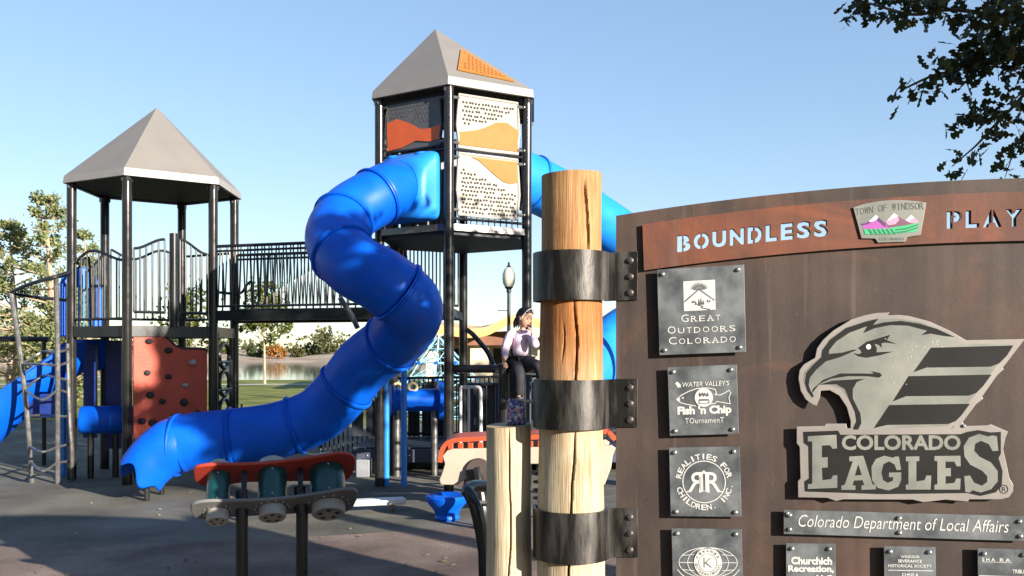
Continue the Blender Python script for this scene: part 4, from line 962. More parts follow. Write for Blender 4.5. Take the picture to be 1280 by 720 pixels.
# pouch on the short log
pc = (sx_ + .028, sy_ - .01, 1.322)
b = B(); prev = None
for (z, hw, hd) in ((0, .036, .026), (.004, .039, .028), (.03, .036, .025), (.06, .034, .021), (.085, .031, .014), (.097, .030, .009)):
    row = [b.bm.verts.new((pc[0] + math.copysign(abs(math.cos(a)) ** .55, math.cos(a)) * hw, pc[1] + math.copysign(abs(math.sin(a)) ** .55, math.sin(a)) * hd, pc[2] + z + .002 * math.sin(3 * a))) for a in [2 * math.pi * i / 24 for i in range(24)]]
    if prev: b.bridge(prev, row)
    else: b.bm.faces.new(row[::-1])
    prev = row
b.bm.faces.new(prev)
pm = bpy.data.materials.new('speckled_fabric'); pm.use_nodes = True; n = pm.node_tree.nodes; L = pm.node_tree.links
tc = n.new('ShaderNodeTexCoord'); vo = n.new('ShaderNodeTexVoronoi'); vo.inputs['Scale'].default_value = 130; L.new(tc.outputs['Object'], vo.inputs['Vector'])
sp = n.new('ShaderNodeSeparateColor'); L.new(vo.outputs['Color'], sp.inputs[0]); cr = n.new('ShaderNodeValToRGB'); cr.color_ramp.interpolation = 'CONSTANT'
for i, (p_, c_) in enumerate(((0, (.05, .06, .16)), (.35, (.16, .19, .38)), (.55, (.50, .18, .12)), (.72, (.42, .22, .30)), (.86, (.55, .5, .5)))):
    el = cr.color_ramp.elements[i] if i < 2 else cr.color_ramp.elements.new(p_); el.position = p_; el.color = (*c_, 1)
L.new(sp.outputs[0], cr.inputs['Fac']); L.new(cr.outputs['Color'], n['Principled BSDF'].inputs['Base Color']); n['Principled BSDF'].inputs['Roughness'].default_value = .7
tag(b.build('pouch', pm, loc=pc), 'small blue pouch with orange and pink speckles on top of the short log post', 'pouch')
# ------------------------------------------------------------------ drum panel in the foreground
DY = 4.97; tl = R(35); rz = Matrix.Rotation(R(15), 3, 'Z'); AX = rz @ V((0, math.sin(tl), math.cos(tl))); VX = rz @ V((0, -math.cos(tl), math.sin(tl))); WX = rz @ V((1, 0, .02)).normalized()
dc = P(344, 632, DY)                        # middle of the lower board
dp = thing('drum_panel', (dc.x, dc.y + .1, .02), 'teal three drum play panel on two dark posts, red board above grey board', 'drum panel')
def DB(x, v, a=0.): return dc + WX * x + VX * v + AX * a
def board(name, mat, a, outline, th=.02, dx=0.):
    b = B(); b.prism([DB(x + dx, v, a) for x, v in outline], AX * th); return b.build(name, mat, dp, angle=30, bevel=.006)
def outline(hw, tops, bots):
    up = smooth_path([(x, y, 0) for x, y in tops], 5); lo_ = smooth_path([(x, y, 0) for x, y in bots], 5)
    return [(p.x, p.y) for p in up] + [(p.x, p.y) for p in reversed(lo_)]
og = outline(.45, [(-.452, .01), (-.435, .075), (-.36, .10), (-.22, .085), (-.05, .075), (.1, .085), (.25, .115), (.36, .145), (.43, .135), (.455, .09)], [(-.45, -.02), (-.43, -.10), (-.36, -.13), (-.22, -.115), (-.05, -.12), (.1, -.125), (.25, -.15), (.36, -.165), (.43, -.12), (.455, .0)])
board('lower_board', greyboard, 0, og)
oo = outline(.45, [(-.445, .0), (-.43, .09), (-.33, .115), (-.18, .10), (-.05, .10), (.1, .12), (.25, .15), (.36, .175), (.43, .14), (.455, .08)], [(-.445, -.04), (-.42, -.12), (-.33, -.15), (-.18, -.12), (-.05, -.13), (.1, -.14), (.25, -.16), (.36, -.18), (.43, -.14), (.455, -.02)])
board('upper_board', redorange, .215, oo, .02)
for (x, r) in ((-.31, .064), (-.015, .080), (.295, .100)):
    b = B(); b.lathe([(r * .98, .02), (r, .03), (r, .205), (r * .98, .215)], DB(x, -.005, 0), AX, 28); d = b.build('drum', teal, dp)
    b = B(); b.lathe([(r * .80, -.058), (r * .86, -.062), (r * .93, -.055), (r * .95, -.045), (r * .95, -.004), (r * .9, 0)], DB(x, -.03, 0), AX, 28); cp = b.build('drum_cap', offwhite, d, bevel=0)
    b = B()
    for k in range(5):
        a = R(90 + 72 * k); c = DB(x, -.03, -.0635) + WX * (r * .5 * math.cos(a)) + VX * (r * .5 * math.sin(a)); e1 = WX * math.cos(a) + VX * math.sin(a); e2 = AX.cross(e1)
        f = [b.bm.verts.new(c + e1 * (r * .12 * math.cos(t)) + e2 * (r * .17 * math.sin(t))) for t in [i * math.pi / 5 for i in range(10)]]; b.bm.faces.new(f)
    b.build('cap_hole', holem, cp, smooth=False)
    b = B(); b.lathe([(r * 1.02, .236), (r * 1.02, .245), (r * .9, .27), (r * .6, .285), (0, .292)], DB(x, .02, 0), AX, 28); b.build('drum_head', offwhite, d)
    b = B()
    for k in range(14):
        a = 2 * math.pi * k / 14; b.ball(DB(x, -.03, -.002) + WX * (r * 1.18 * math.cos(a)) + VX * (r * 1.18 * math.sin(a)), .005, 6, 4)
    for z in (.04, .195): b.ball(DB(x, .0, z) + VX * r * 1.0, .006, 6, 4)
    b.build('drum_bolt', boltm, d)
b = B()
for x in (-.17, .14):
    b.beam(DB(x, .02, .01), DB(x, .02, .22), .03, .03)
    for k in range(3): b.ball(DB(x, .05, .06 + k * .05) + V((0, -.012, 0)), .006, 6, 4)
b.build('spacer', dark, dp)
for px in (305, 375):
    p = P(px, 700, DY + .02); b = B(); b.tube(smooth_path([DB((p.x - dc.x), .02, .1), DB((p.x - dc.x), -.03, .0) + V((0, .01, -.03)), (p.x, DY + .03 + .268 * (p.x - dc.x), .74), (p.x, DY + .03 + .268 * (p.x - dc.x), .4), (p.x, DY + .03 + .268 * (p.x - dc.x), .02)], 5), .034, 14); b.build('leg', dark, dp)

# ------------------------------------------------------------------ low balance beam, bowl seat, bent pipe, rocker
bb0 = P(432, 633, 8.55); bb1 = P(506, 630, 8.75)
bt = thing('balance_beam', (bb1.x, bb1.y, .02), 'low pale grey balance beam, its end sticking out right of the drum panel', 'balance beam')
b = B(); d_ = (bb1 - bb0).normalized(); a_ = bb0 - d_ * 1.1; b.beam(V((a_.x, a_.y, .145)), V((bb1.x, bb1.y, .125)), .13, .06); b.build('plank', whitem, bt, bevel=.015)
for t in (.13, 1.55):
    q = bb1 - d_ * t; b = B(); b.tube([(q.x, q.y, .02), (q.x, q.y, .11)], .025, 8); b.build('leg', steel, bt)
bc = P(559, 638, 8.3)
bs = B(); bs.lathe([(.105, .0), (.12, .02), (.11, .05), (.13, .10), (.175, .15), (.20, .185), (.205, .215), (.195, .232), (.17, .235), (.12, .21), (.0, .195)], (bc.x, bc.y, .02), V((0, 0, 1)), 32)
tag(bs.build('bowl_seat', blue, loc=(bc.x, bc.y, .02)), 'round blue bowl seat on the ground left of the short log post', 'bowl seat')
hp = smooth_path([P(606, 720, 5.0) + V((.01, 0, -.62)), P(606, 716, 5.0), P(604, 680, 5.0), P(596, 640, 5.0), P(588, 620, 5.02), P(584, 613, 5.06), P(592, 608, 5.15), P(610, 609, 5.3), P(628, 622, 5.4), P(634, 660, 5.45), tuple(P(636, 700, 5.45).xy) + (.02,)], 6)
b = B(); b.tube([V((p.x, p.y, max(p.z, .02))) for p in hp], .036, 14); tag(b.build('bent_pipe', postm, loc=(hp[0].x, hp[0].y, .02)), 'thick dark bent pipe curving up beside the left edge of the short log post', 'bent pipe')
# spring rocker: two beige side boards with orange ribbed top
rk = thing('spring_rocker', (.35, 8.2, .02), 'beige spring rocker with a ribbed orange top, half hidden behind the log posts', 'spring rocker')
def rp2(px, py, Y): return P(px, py, Y)
side = [(551, 606), (549, 600), (553, 590), (556, 580), (553, 570), (559, 563), (566, 561), (760, 557), (764, 556), (770, 560), (766, 570), (764, 585), (756, 606), (735, 606), (722, 590), (704, 580), (640, 580), (620, 582), (606, 607)]
for Y in (8.0, 8.5):
    b = B(); b.prism([(lambda q: V((q.x, Y, q.z)))(P(x, y, 8.0)) for x, y in side], (0, .03, 0)); b.build('side_board', beige, rk, smooth=False, bevel=.008)
b = B(); ol = smooth_path([P(550, 578, 8.0), P(553, 562, 8.0), P(563, 552, 8.0), P(590, 549, 8.0), P(680, 546, 8.0), P(750, 540, 8.0), P(762, 541, 8.0), P(769, 550, 8.0)], 6)
for i in range(len(ol) - 1):
    p, q = ol[i], ol[i + 1]
    b.beam(V((p.x, 8.26, p.z)), V((q.x, 8.26, q.z)), .04, .52, up=(0, 1, 0))
b.build('ribbed_top', orangetop, rk, smooth=False)
b = B()
for k in range(16):
    x = 563 + k * 12.5; p = P(x, 558 - k * .35, 8.0); b.box((p.x, 8.02, p.z), (.05, .03, .055))
b.build('rib', orangetop, rk, smooth=False, bevel=.006)
cc = P(598, 589, 7.98); b = B(); b.lathe([(.0, -.02), (.11, -.02), (.12, 0), (.11, .02), (0, .02)], (cc.x, cc.y, cc.z), V((0, 1, 0)), 24); b.tube([cc, P(572, 608, 7.95)], .018, 8); b.build('footrest', M('brown_rubber', (.05, .035, .028), .6), rk)
b = B(); sc_ = V((.3, 8.28, 0))
b.tube([sc_ + V((.09 * math.cos(i * .5), .09 * math.sin(i * .5), .04 + i * .006)) for i in range(80)], .016, 8); b.build('spring', dark, rk)
b = B(); b.tube(smooth_path([P(597, 585, 7.9), P(600, 605, 7.85), P(605, 640, 7.8), tuple(P(607, 650, 7.8).xy) + (.02,)], 4), .04, 10); b.build('grab_post', postm, rk)
b = B(); b.tube([P(597, 628, 7.7), P(640, 628, 7.7)], .018, 8); b.tube([tuple(P(640, 628, 7.7).xy) + (.02,), P(640, 628, 7.7)], .02, 8); b.build('foot_bar', steel, rk)

# ------------------------------------------------------------------ raised ramp with barrier behind the slide
rmp = thing('raised_ramp', (.2, 12.0, .02), 'long dark low ramp with a barred barrier behind the blue slide legs', 'ramp')
b = B(); x0, x1 = P(440, 0, 11.5).x, P(860, 0, 11.5).x
b.box(((x0 + x1) / 2, 12.3, .335), (x1 - x0, 1.5, .03)); b.build('ramp_deck', deckm, rmp, smooth=False)
b = B(); b.box(((x0 + x1) / 2, 11.52, .24), (x1 - x0, .06, .17)); b.box(((x0 + x1) / 2, 13.06, .24), (x1 - x0, .06, .17)); b.build('ramp_skirt', M('slate_blue_skirt', (.045, .055, .085), .55), rmp, smooth=False, bevel=.01)
b = B()
for k in range(9): b.ball((x0 + .2 + k * .55, 11.485, .25), .014, 8, 6)
b.build('skirt_bolt', boltm, rmp)
b = B(); q = P(455, 588, 11.2); b.box((q.x, q.y, .13), (.17, .2, .22)); b.build('ramp_foot', M('pale_block', (.2, .21, .23), .7), rmp, smooth=False, bevel=.01)
for k in range(7):
    b = B(); b.box((x0 + .35 + k * .7, 12.3, .16), (.06, 1.2, .28)); b.build('ramp_leg', dark, rmp, smooth=False)
def barrier(root, A, Bp, zf, h0, h1, n, r=.012, name='barrier'):
    b = B(); A = V(A); Bp = V(Bp); d = Bp - A
    for f in (0.06, 1): b.tube([A + V((0, 0, zf + h0 * f)), Bp + V((0, 0, zf + h1 * f))], .02, 8)
    for i in range(n + 1):
        t = i / n; p = A + d * t; b.tube([p + V((0, 0, zf + .0)), p + V((0, 0, zf + h0 + (h1 - h0) * t))], r if i % 12 else .03, 6)
    return b.build(name, dark, root)
barrier(rmp, (x0 + .1, 12.95, 0), (x1, 12.95, 0), .35, .86, .92, 62)
barrier(rmp, (P(575, 0, 12.0).x, 12.0, 0), (P(860, 0, 12.0).x, 12.0, 0), .35, .80, .86, 26)
barrier(rmp, (P(415, 0, 13.0).x - .3, 13.6, 0), (x0 + .1, 12.95, 0), .02, .9, 1.2, 12)
# dark enclosure wall beneath the deck
b = B(); b.box((P(620, 0, 11.9).x, 12.1, .78), (.95, .05, .80)); b.box((P(700, 0, 11.9).x, 12.15, .78), (.8, .05, .8)); b.build('barrier_board', deckm, rmp, smooth=False)
b = B()
for k in range(7): b.box((P(446 + k * 17.5, 0, 12.9).x, 12.98, .62), (.16, .02, .52))
b.build('barrier_board', deckm, rmp, smooth=False)
# white hoop handrail, chrome pole and blue speaking tube
b = B(); b.tube(smooth_path([P(576, 484, 11.0), P(596, 484, 11.0), P(600, 487, 11.0), P(601, 500, 11.0), P(601, 552, 11.0)], 5), .022, 8); b.tube([P(601, 552, 11.0), tuple(P(601, 552, 11.0).xy) + (.02,)], .022, 8)
for px in (586,): b.tube([P(px, 484, 11.0), tuple(P(px, 484, 11.0).xy) + (.02,)], .016, 8)
q0 = P(576, 484, 11.0); b.tube([q0, (q0.x, q0.y, .02)], .02, 8)
tag(b.build('hoop_handrail', whitem, loc=(q0.x, q0.y, .02)), 'white rounded hoop handrail right of the tall tower posts, above the orange rocker', 'handrail')
tb = thing('speaking_tube', tuple(P(522, 500, 11.2).xy) + (.02,), 'blue horizontal play tube with end flanges, on a silver post behind the slide legs', 'play tube')
l, r_ = P(488, 500, 11.2), P(557, 500, 11.35); ax = (r_ - l).normalized(); Lb = (r_ - l).length
b = B(); b.lathe([(.0, 0), (.20, 0), (.205, .03), (.15, .06), (.145, .12), (.145, Lb - .18), (.15, Lb - .12), (.25, Lb - .10), (.255, Lb - .04), (.22, Lb - .02), (0, Lb)], l, ax, 28); b.build('tube_body', blue, tb)
for t in (.12, .8):
    q = l.lerp(r_, t); b = B(); b.tube([(q.x, q.y - .03, .02), (q.x, q.y - .03, q.z - .1)], .045, 12); b.build('leg', steel, tb)
b = B()
for px in (497, 516): b.tube([P(px, 484, 11.2) + V((.055 * math.cos(R(a)), 0, .05 * math.sin(R(a)))) for a in range(0, 360, 30)], .018, 8, closed=True)
b.build('finger_ring', M('pale_yellow_ring', (.6, .48, .25), .4), tb)

# ------------------------------------------------------------------ climbing frame the girl sits on
GY = 9.6
fr_ = thing('climbing_frame', tuple(P(628, 460, GY).xy) + (.02,), 'dark climbing frame with a horizontal rail and arched bar, right of the tall tower', 'climbing frame')
def tub(pts, r, name, mat=postm, root=fr_, n=12): b = B(); b.tube(pts, r, n); return b.build(name, mat, root)
tub([P(566, 461, 9.86), P(626, 461, GY)], .045, 'rail'); tub([P(660, 459, GY - .02), P(690, 458, GY)], .05, 'rail'); tub([P(622, 462, GY + .12), P(700, 462, GY + .2)], .04, 'rail')
q = P(630, 455, GY); tub([(q.x, q.y, .02), (q.x, q.y, q.z)], .06, 'post'); q = P(652, 462, GY + .3); tub([(q.x, q.y, .02), (q.x, q.y, q.z)], .05, 'post')
q = P(697, 459, GY + .1); tub([(q.x, q.y, .02), (q.x, q.y, q.z)], .05, 'post')
tub(smooth_path([P(583, 412, 10.1), P(590, 417, 10.05), P(600, 428, 10.0), P(610, 441, 9.95), P(616, 455, 9.9), P(618, 461, 9.75)], 4), .028, 'arched_bar')
q = P(656, 470, GY + .35); b = B(); b.prism([P(637, 466, GY + .4), P(664, 466, GY + .45), P(664, 560, GY + .45), P(637, 560, GY + .4)], (0, .03, 0)); b.build('infill_panel', deckm, fr_, smooth=False)
b = B(); b.box((P(640, 462, GY + .1).x + .02, GY + .12, 1.395), (.42, .3, .05)); b.build('seat', dark, fr_, bevel=.01)
for k in range(3):
    z = .4 + k * .33; tub([P(630, 0, GY).xy.to_3d() + V((0, 0, z)), P(697, 0, GY + .1).xy.to_3d() + V((0, 0, z))], .02, 'rung')

# ------------------------------------------------------------------ people
skin = M('skin', (.42, .25, .17), .55, var=.06); lilac = M('lilac_shirt', (.60, .47, .57), .8, var=.1, scale=14, bump=.3, bscale=30); blackt = M('black_trousers', (.014, .013, .018), .8, var=.2)
hairm = M('black_hair', (.012, .010, .009), .45, var=.3, scale=40, stretch=(1, 1, .2), bump=.4, bscale=60); pinkband = M('pale_headband', (.75, .6, .55), .6); lipm = M('lip', (.36, .13, .11), .5); eyem = M('eye_dark', (.02, .015, .012), .3); redcl = M('dark_red_top', (.20, .02, .02), .8, var=.25); shoem = M('grey_shoe', (.16, .15, .16), .6)
def skin_mesh(name, verts, edges, radii, mat, parent, sub=2, rootv=0):
    me = bpy.data.meshes.new(name); me.from_pydata([V(v) for v in verts], edges, []); me.update()
    o = bpy.data.objects.new(name, me); C.objects.link(o)
    m = o.modifiers.new('skin', 'SKIN'); m.use_smooth_shade = True; m.branch_smoothing = .6
    if not me.skin_vertices: 
        bpy.context.view_layer.objects.active = o
    for i, r in enumerate(radii):
        sv = me.skin_vertices[0].data[i]; sv.radius = r if isinstance(r, tuple) else (r, r); sv.use_root = (i == rootv)
    s = o.modifiers.new('sub', 'SUBSURF'); s.levels = sub; s.render_levels = sub
    dg = bpy.context.evaluated_depsgraph_get(); m2 = bpy.data.meshes.new_from_object(o.evaluated_get(dg))
    bpy.data.objects.remove(o); bpy.data.meshes.remove(me)
    b = B(); b.bm.from_mesh(m2); bpy.data.meshes.remove(m2); return b.build(name, mat, parent, angle=180)
def girl():
    root = thing('person', tuple(P(648, 460, GY).xy) + (1.42,), 'child in lilac top and black trousers sitting on the climbing frame, hand at mouth', 'child')
    g = lambda px, py, dy=0.: P(px, py, GY + dy)
    pel = g(650, 451, .04); sp_ = g(651, 436, .03); ch = g(650, 422, .02); nk = g(652, 413, .01); hd = g(656, 399, -.02)
    sl_, el_, wl_ = g(637.5, 417.5, -.0), g(631, 437, -.05), g(631.5, 451, -.06)
    sr_, er_, wr_ = g(664, 419, -.03), g(670, 434, -.14), g(664.5, 414, -.15)
    hl_, kl_, al_ = g(645, 454, .0), g(650, 470, -.20), g(648, 497, -.16)
    hr_, kr_, ar_ = g(655, 454, .0), g(674, 456, -.22), g(678, 484, -.2)
    vs_ = [pel, sp_, ch, nk, hd - V((0, 0, .04)), sl_, el_, wl_, sr_, er_, wr_, hl_, kl_, al_, hr_, kr_, ar_]
    ed = [(0, 1), (1, 2), (2, 3), (3, 4), (2, 5), (5, 6), (6, 7), (2, 8), (8, 9), (9, 10), (0, 11), (11, 12), (12, 13), (0, 14), (14, 15), (15, 16)]
    ra = [.06, .05, .05, .034, .022, .02, .02, .02, .022, .02, .02, .05, .036, .026, .05, .036, .026]
    body = skin_mesh('body', vs_, ed, ra, skin, root)
    # head with face (turned to the right and down)
    f = V((.72, -.62, -.30)).normalized(); upv = V((.18, -.1, 1)); upv = (upv - f * upv.dot(f)).normalized(); sdv = f.cross(upv)
    H = hd + V((0, 0, .015)); b = B(); b.ball((0, 0, 0), 1, 24, 18)
    for v in b.bm.verts:
        x, y, z = v.co; fx = y  # local: x side, y front, z up
        wx = .074 * (1 - .18 * max(0, -z)) ; 
        px_ = x * wx; py_ = y * (.088 if y < 0 else .080); pz = z * .108
        if y > 0:
            py_ += .020 * math.exp(-((x / .16) ** 2 + ((z + .12) / .17) ** 2))          # nose
            py_ -= .012 * math.exp(-(((abs(x) - .42) / .2) ** 2 + ((z - .06) / .13) ** 2))  # eye sockets
            py_ += .007 * math.exp(-((x / .3) ** 2 + ((z + .48) / .1) ** 2)) + .008 * math.exp(-((x / .3) ** 2 + ((z + .82) / .14) ** 2))
        v.co = H + sdv * px_ + f * py_ + upv * pz
    b.bm.verts.ensure_lookup_table()
    hdm = b.build('head', skin, body, angle=180)
    at_ = lambda x, y, z: H + sdv * x + f * y + upv * z
    b = B()
    for k in (-1, 1): b.ball(at_(.031 * k, .066, .006), (.010, .010, .007), 8, 6)
    b.build('eye', eyem, hdm)
    b = B(); b.ball(at_(0, .083, -.052), (.02, .014, .006), 10, 6); b.build('mouth', lipm, hdm)
    for k in (-1, 1):
        b = B(); b.ball(at_(.074 * k, -.005, -.008), (.012, .016, .026), 8, 6); b.build('ear', skin, hdm)
    # hair: drawn back from the forehead over the skull and down to the nape
    b = B(); b.ball((0, 0, 0), 1, 30, 22); bm = b.bm
    def face_side(c): return c.y > .05 and c.z < .30 + .42 * c.y or (c.y <= .05 and c.z < -.62 - .3 * min(0, c.y)) 
    bmesh.ops.delete(bm, geom=[q for q in bm.faces if face_side(q.calc_center_median())], context='FACES')
    for v in bm.verts:
        x, y, z = v.co; wob = 1 + .035 * math.sin(11 * x + 5 * z) + .025 * math.sin(17 * y + 3 * x)
        v.co = H + sdv * (x * .081 * wob) + f * (y * (.100 if y < 0 else .088) * wob) + upv * (z * (.118 if z > 0 else .125) * wob)
    hr = b.build('hair', hairm, body, angle=180); s = hr.modifiers.new('t', 'SOLIDIFY'); s.thickness = .012; s.offset = 0
    b = B()
    for i in range(9):
        a = R(200 + 17 * i); x0 = .07 * math.cos(a); y0 = .085 * math.sin(a) - .01
        b.tube([at_(x0, y0, -.03), at_(x0 * 1.12, y0 * 1.1, -.085), at_(x0 * .95, y0 * .95 - .01, -.135)], [.018, .016, .004], 6)
    b.build('hair', hairm, body, angle=180)
    b = B(); b.tube([at_(.086 * math.cos(R(a)), .030 + .030 * math.sin(R(a)), .121 * math.sin(R(a)) - .002) for a in range(0, 186, 10)], .0045, 8); b.build('headband', pinkband, body)
    # hands with fingers
    def hand(w, d, n, s):
        d = d.normalized(); n = (n - d * n.dot(d)).normalized(); x = d.cross(n)
        vv = [w, w + d * .03]; ee = [(0, 1)]; rr_ = [(.018, .013), (.022, .012)]
        for i, (o_, ln) in enumerate(((-.018, .038), (-.006, .044), (.006, .042), (.018, .033))):
            k = len(vv); vv += [w + d * .045 + x * o_, w + d * (.045 + ln * .5) + x * o_ * 1.05 - n * .006, w + d * (.045 + ln * .85) + x * o_ - n * .02]; ee += [(1, k), (k, k + 1), (k + 1, k + 2)]; rr_ += [.008, .007, .006]
        k = len(vv); vv += [w + d * .02 + x * .026 * s, w + d * .042 + x * .036 * s - n * .01]; ee += [(0, k), (k, k + 1)]; rr_ += [.009, .007]
        skin_mesh('hand', vv, ee, rr_, skin, body, sub=1)
    hand(wl_ - V((0, 0, .0)), V((.05, -.3, -.9)), V((-.2, -1, .3)), 1); hand(wr_, at_(0, .07, -.05) - wr_, V((.6, -.7, 0)), -1)
    # clothes
    off = lambda p, d: p
    sh = [g(650, 448, .04), sp_, ch, g(652, 416, .01), sl_, el_, g(631.5, 449, -.06), sr_, er_, g(665, 418, -.15), g(643.5, 417.5, .0), g(657.5, 418.5, -.01)]
    skin_mesh('shirt', sh, [(0, 1), (1, 2), (2, 3), (2, 10), (10, 4), (4, 5), (5, 6), (2, 11), (11, 7), (7, 8), (8, 9)], [(.112, .102), (.10, .09), (.104, .09), (.06, .054), .066, .048, .036, .066, .048, .036, .080, .080], lilac, body)
    tr = [pel, hl_, kl_, g(648, 495, -.16), hr_, kr_, g(678, 481, -.2)]
    skin_mesh('trousers', tr, [(0, 1), (1, 2), (2, 3), (0, 4), (4, 5), (5, 6)], [(.110, .10), .085, .062, .044, .085, .062, .044], blackt, body)
    for a_ in (al_, ar_):
        b = B(); b.ball(a_ + V((.02, -.05, -.03)), (.042, .085, .04), 12, 8); b.build('shoe', shoem, body)
girl()
def walker():
    c = P(491, 300, 11.9); z0 = 2.12
    root = thing('person', (c.x, c.y, z0), 'black haired child on the bridge in dark red, nearly hidden by the blue slide', 'child')
    q = lambda x, z, y=0.: V((c.x + x, c.y + y, z0 + z))
    vs_ = [q(0, .56), q(0, .72), q(0, .86), q(0, .95), q(0, 1.0), q(-.13, .88), q(-.17, .70, -.04), q(-.15, .56, -.10), q(.13, .88), q(.17, .70, -.04), q(.16, .56, -.12), q(-.07, .52), q(-.08, .29, -.02), q(-.08, .06), q(.07, .52), q(.08, .29, -.02), q(.08, .06)]
    ed = [(0, 1), (1, 2), (2, 3), (3, 4), (2, 5), (5, 6), (6, 7), (2, 8), (8, 9), (9, 10), (0, 11), (11, 12), (12, 13), (0, 14), (14, 15), (15, 16)]
    body = skin_mesh('body', vs_, ed, [.085, .08, .085, .038, .038, .04, .03, .022, .04, .03, .022, .06, .045, .032, .06, .045, .032], skin, root)
    b = B(); b.ball(q(0, 1.09, -.01), (.075, .088, .108), 20, 14); hm = b.build('head', skin, body, angle=180)
    b = B(); b.ball(q(0, 1.115, .02), (.088, .10, .115), 20, 14); b.ball(q(0, 1.0, .07), (.08, .05, .12), 16, 10); b.build('hair', hairm, body, angle=180)
    b = B(); b.ball(q(0, 1.075, -.098), (.012, .016, .016), 8, 6); b.build('nose', skin, hm)
    skin_mesh('shirt', [q(0, .52), q(0, .72), q(0, .86), q(0, .93), q(-.13, .88), q(-.17, .70, -.04), q(.13, .88), q(.17, .70, -.04)], [(0, 1), (1, 2), (2, 3), (2, 4), (4, 5), (2, 6), (6, 7)], [.115, .10, .10, .05, .055, .05, .055, .05], redcl, body)
    skin_mesh('trousers', [q(0, .54), q(-.07, .5), q(-.08, .29, -.02), q(-.08, .09), q(.07, .5), q(.08, .29, -.02), q(.08, .09)], [(0, 1), (1, 2), (2, 3), (0, 4), (4, 5), (5, 6)], [.10, .08, .062, .05, .08, .062, .05], blackt, body)
    for k in (-1, 1):
        b = B(); b.ball(q(.08 * k, .035, -.04), (.04, .09, .035), 10, 6); b.build('shoe', shoem, body)
        w_ = q(.155 * k, .56, -.11); vv = [w_, w_ + V((0, -.02, -.03))]; ee = [(0, 1)]; rr_ = [.018, .02]
        for i in range(4):
            n_ = len(vv); vv += [w_ + V((-.018 + .012 * i, -.025, -.045)), w_ + V((-.018 + .012 * i, -.035, -.07)), w_ + V((-.018 + .012 * i, -.028, -.085 + .004 * abs(i - 1)))]; ee += [(1, n_), (n_, n_ + 1), (n_ + 1, n_ + 2)]; rr_ += [.008, .007, .006]
        n_ = len(vv); vv += [w_ + V((-.028 * k, -.02, -.02)), w_ + V((-.034 * k, -.03, -.045))]; ee += [(0, n_), (n_, n_ + 1)]; rr_ += [.009, .007]
        skin_mesh('hand', vv, ee, rr_, skin, body, sub=1)
walker()
# ------------------------------------------------------------------ lamp, pavilion, rope net, bin
lp_ = P(636, 440, 23.6); lt = thing('street_lamp', (lp_.x, lp_.y, 0), 'black park lamp post with a white acorn globe and finial, rising behind the seated child', 'street lamp')
zz = lambda py: EYE - (py - HZ) / FPX * 23.6
b = B(); b.lathe([(.16, 0), (.17, .1), (.12, .22), (.1, .5), (.06, .62), (.05, 1.2), (.045, zz(366)), (.07, zz(365)), (.06, zz(362)), (.10, zz(360)), (.12, zz(358.5))], (lp_.x, lp_.y, 0), n=16); b.build('pole', M('lamp_black_green', (.018, .026, .022), .4), lt)
b = B(); b.lathe([(.11, zz(358.5)), (.16, zz(354)), (.178, zz(348)), (.165, zz(342)), (.12, zz(337)), (.06, zz(334)), (.03, zz(333))], (lp_.x, lp_.y, 0), n=20); b.build('globe', M('opal_globe', (.5, .46, .38), .25, var=.03), lt)
b = B(); b.lathe([(.07, zz(334.5)), (.05, zz(332.5)), (.02, zz(331)), (.035, zz(330)), (.008, zz(327))], (lp_.x, lp_.y, 0), n=12); b.build('finial', dark, lt)
b = B(); b.tube([P(636, 388.5, 23.6), P(622, 388, 23.6)], .012, 6); b.build('banner_arm', steel, lt)

# pavilion: wavy tan canopy over a brown hipped roof on cream columns
pv = thing('pavilion', (P(590, 440, 34).x, 36, 0), 'park pavilion with a wavy tan canopy over a brown roof on cream columns', 'pavilion')
tanroof = M('tan_metal_roof', (.62, .40, .17), .5, var=.08); brownroof = M('brown_roof', (.20, .085, .05), .7, var=.2, scale=1.5); stone = M('cream_stucco', (.60, .51, .37), .85, var=.1, scale=2); shade = M('dark_opening', (.035, .03, .028), .9)
top = smooth_path([P(486, 418, 33), P(510, 408, 33), P(535, 405, 33), P(560, 408, 33), P(585, 411, 33), P(606, 409, 33), P(622, 402, 33), P(634, 396, 33), P(648, 394, 33), P(668, 397, 33), P(690, 404, 33), P(720, 416, 33)], 5)
b = B(); prev = None
for p in top:
    row = [b.bm.verts.new(p + V((0, y, z))) for y, z in ((0, 0), (8, .35), (8, .10), (0, -.28))]
    if prev: b.bridge(prev, row)
    else: b.bm.faces.new(row[::-1])
    prev = row
b.bm.faces.new(prev); b.build('canopy', tanroof, pv, angle=30)
b = B(); prev = None
for p in top:
    row = [b.bm.verts.new(p + V((0, y, z))) for y, z in ((-.06, -.10), (-.06, -.34), (.1, -.34), (.1, -.10))]
    if prev: b.bridge(prev, row)
    prev = row
b.build('canopy_fascia', M('ochre_fascia', (.66, .36, .13), .5), pv, angle=30)
rp3 = lambda x, y, Y: P(x, y, Y)
b = B(); pts_ = [P(532, 431, 34), P(552, 418, 35.5), P(640, 411, 35.5), P(662, 430, 34), P(690, 434, 36)]
b.prism([P(532, 432, 34), P(556, 418, 34), P(650, 413, 34), P(690, 431, 34)], (0, 5, 0)); b.build('roof', brownroof, pv, smooth=False)
for (x0_, x1_, Y) in ((533, 548, 34.5), (588, 611, 34.6), (650, 672, 34.6)):
    a = P(x0_, 440, Y); c_ = P(x1_, 440, Y); zt = EYE + 9 / FPX * Y
    b = B(); b.box(((a.x + c_.x) / 2, Y, zt / 2), (c_.x - a.x, .6, zt)); b.build('column', stone, pv, smooth=False, bevel=.02)
b = B(); a, c_ = P(550, 440, 37), P(684, 440, 37); b.box(((a.x + c_.x) / 2, 37.5, 1.05), (c_.x - a.x, 1.2, 2.1)); b.build('wall', stone, pv, smooth=False)
b = B()
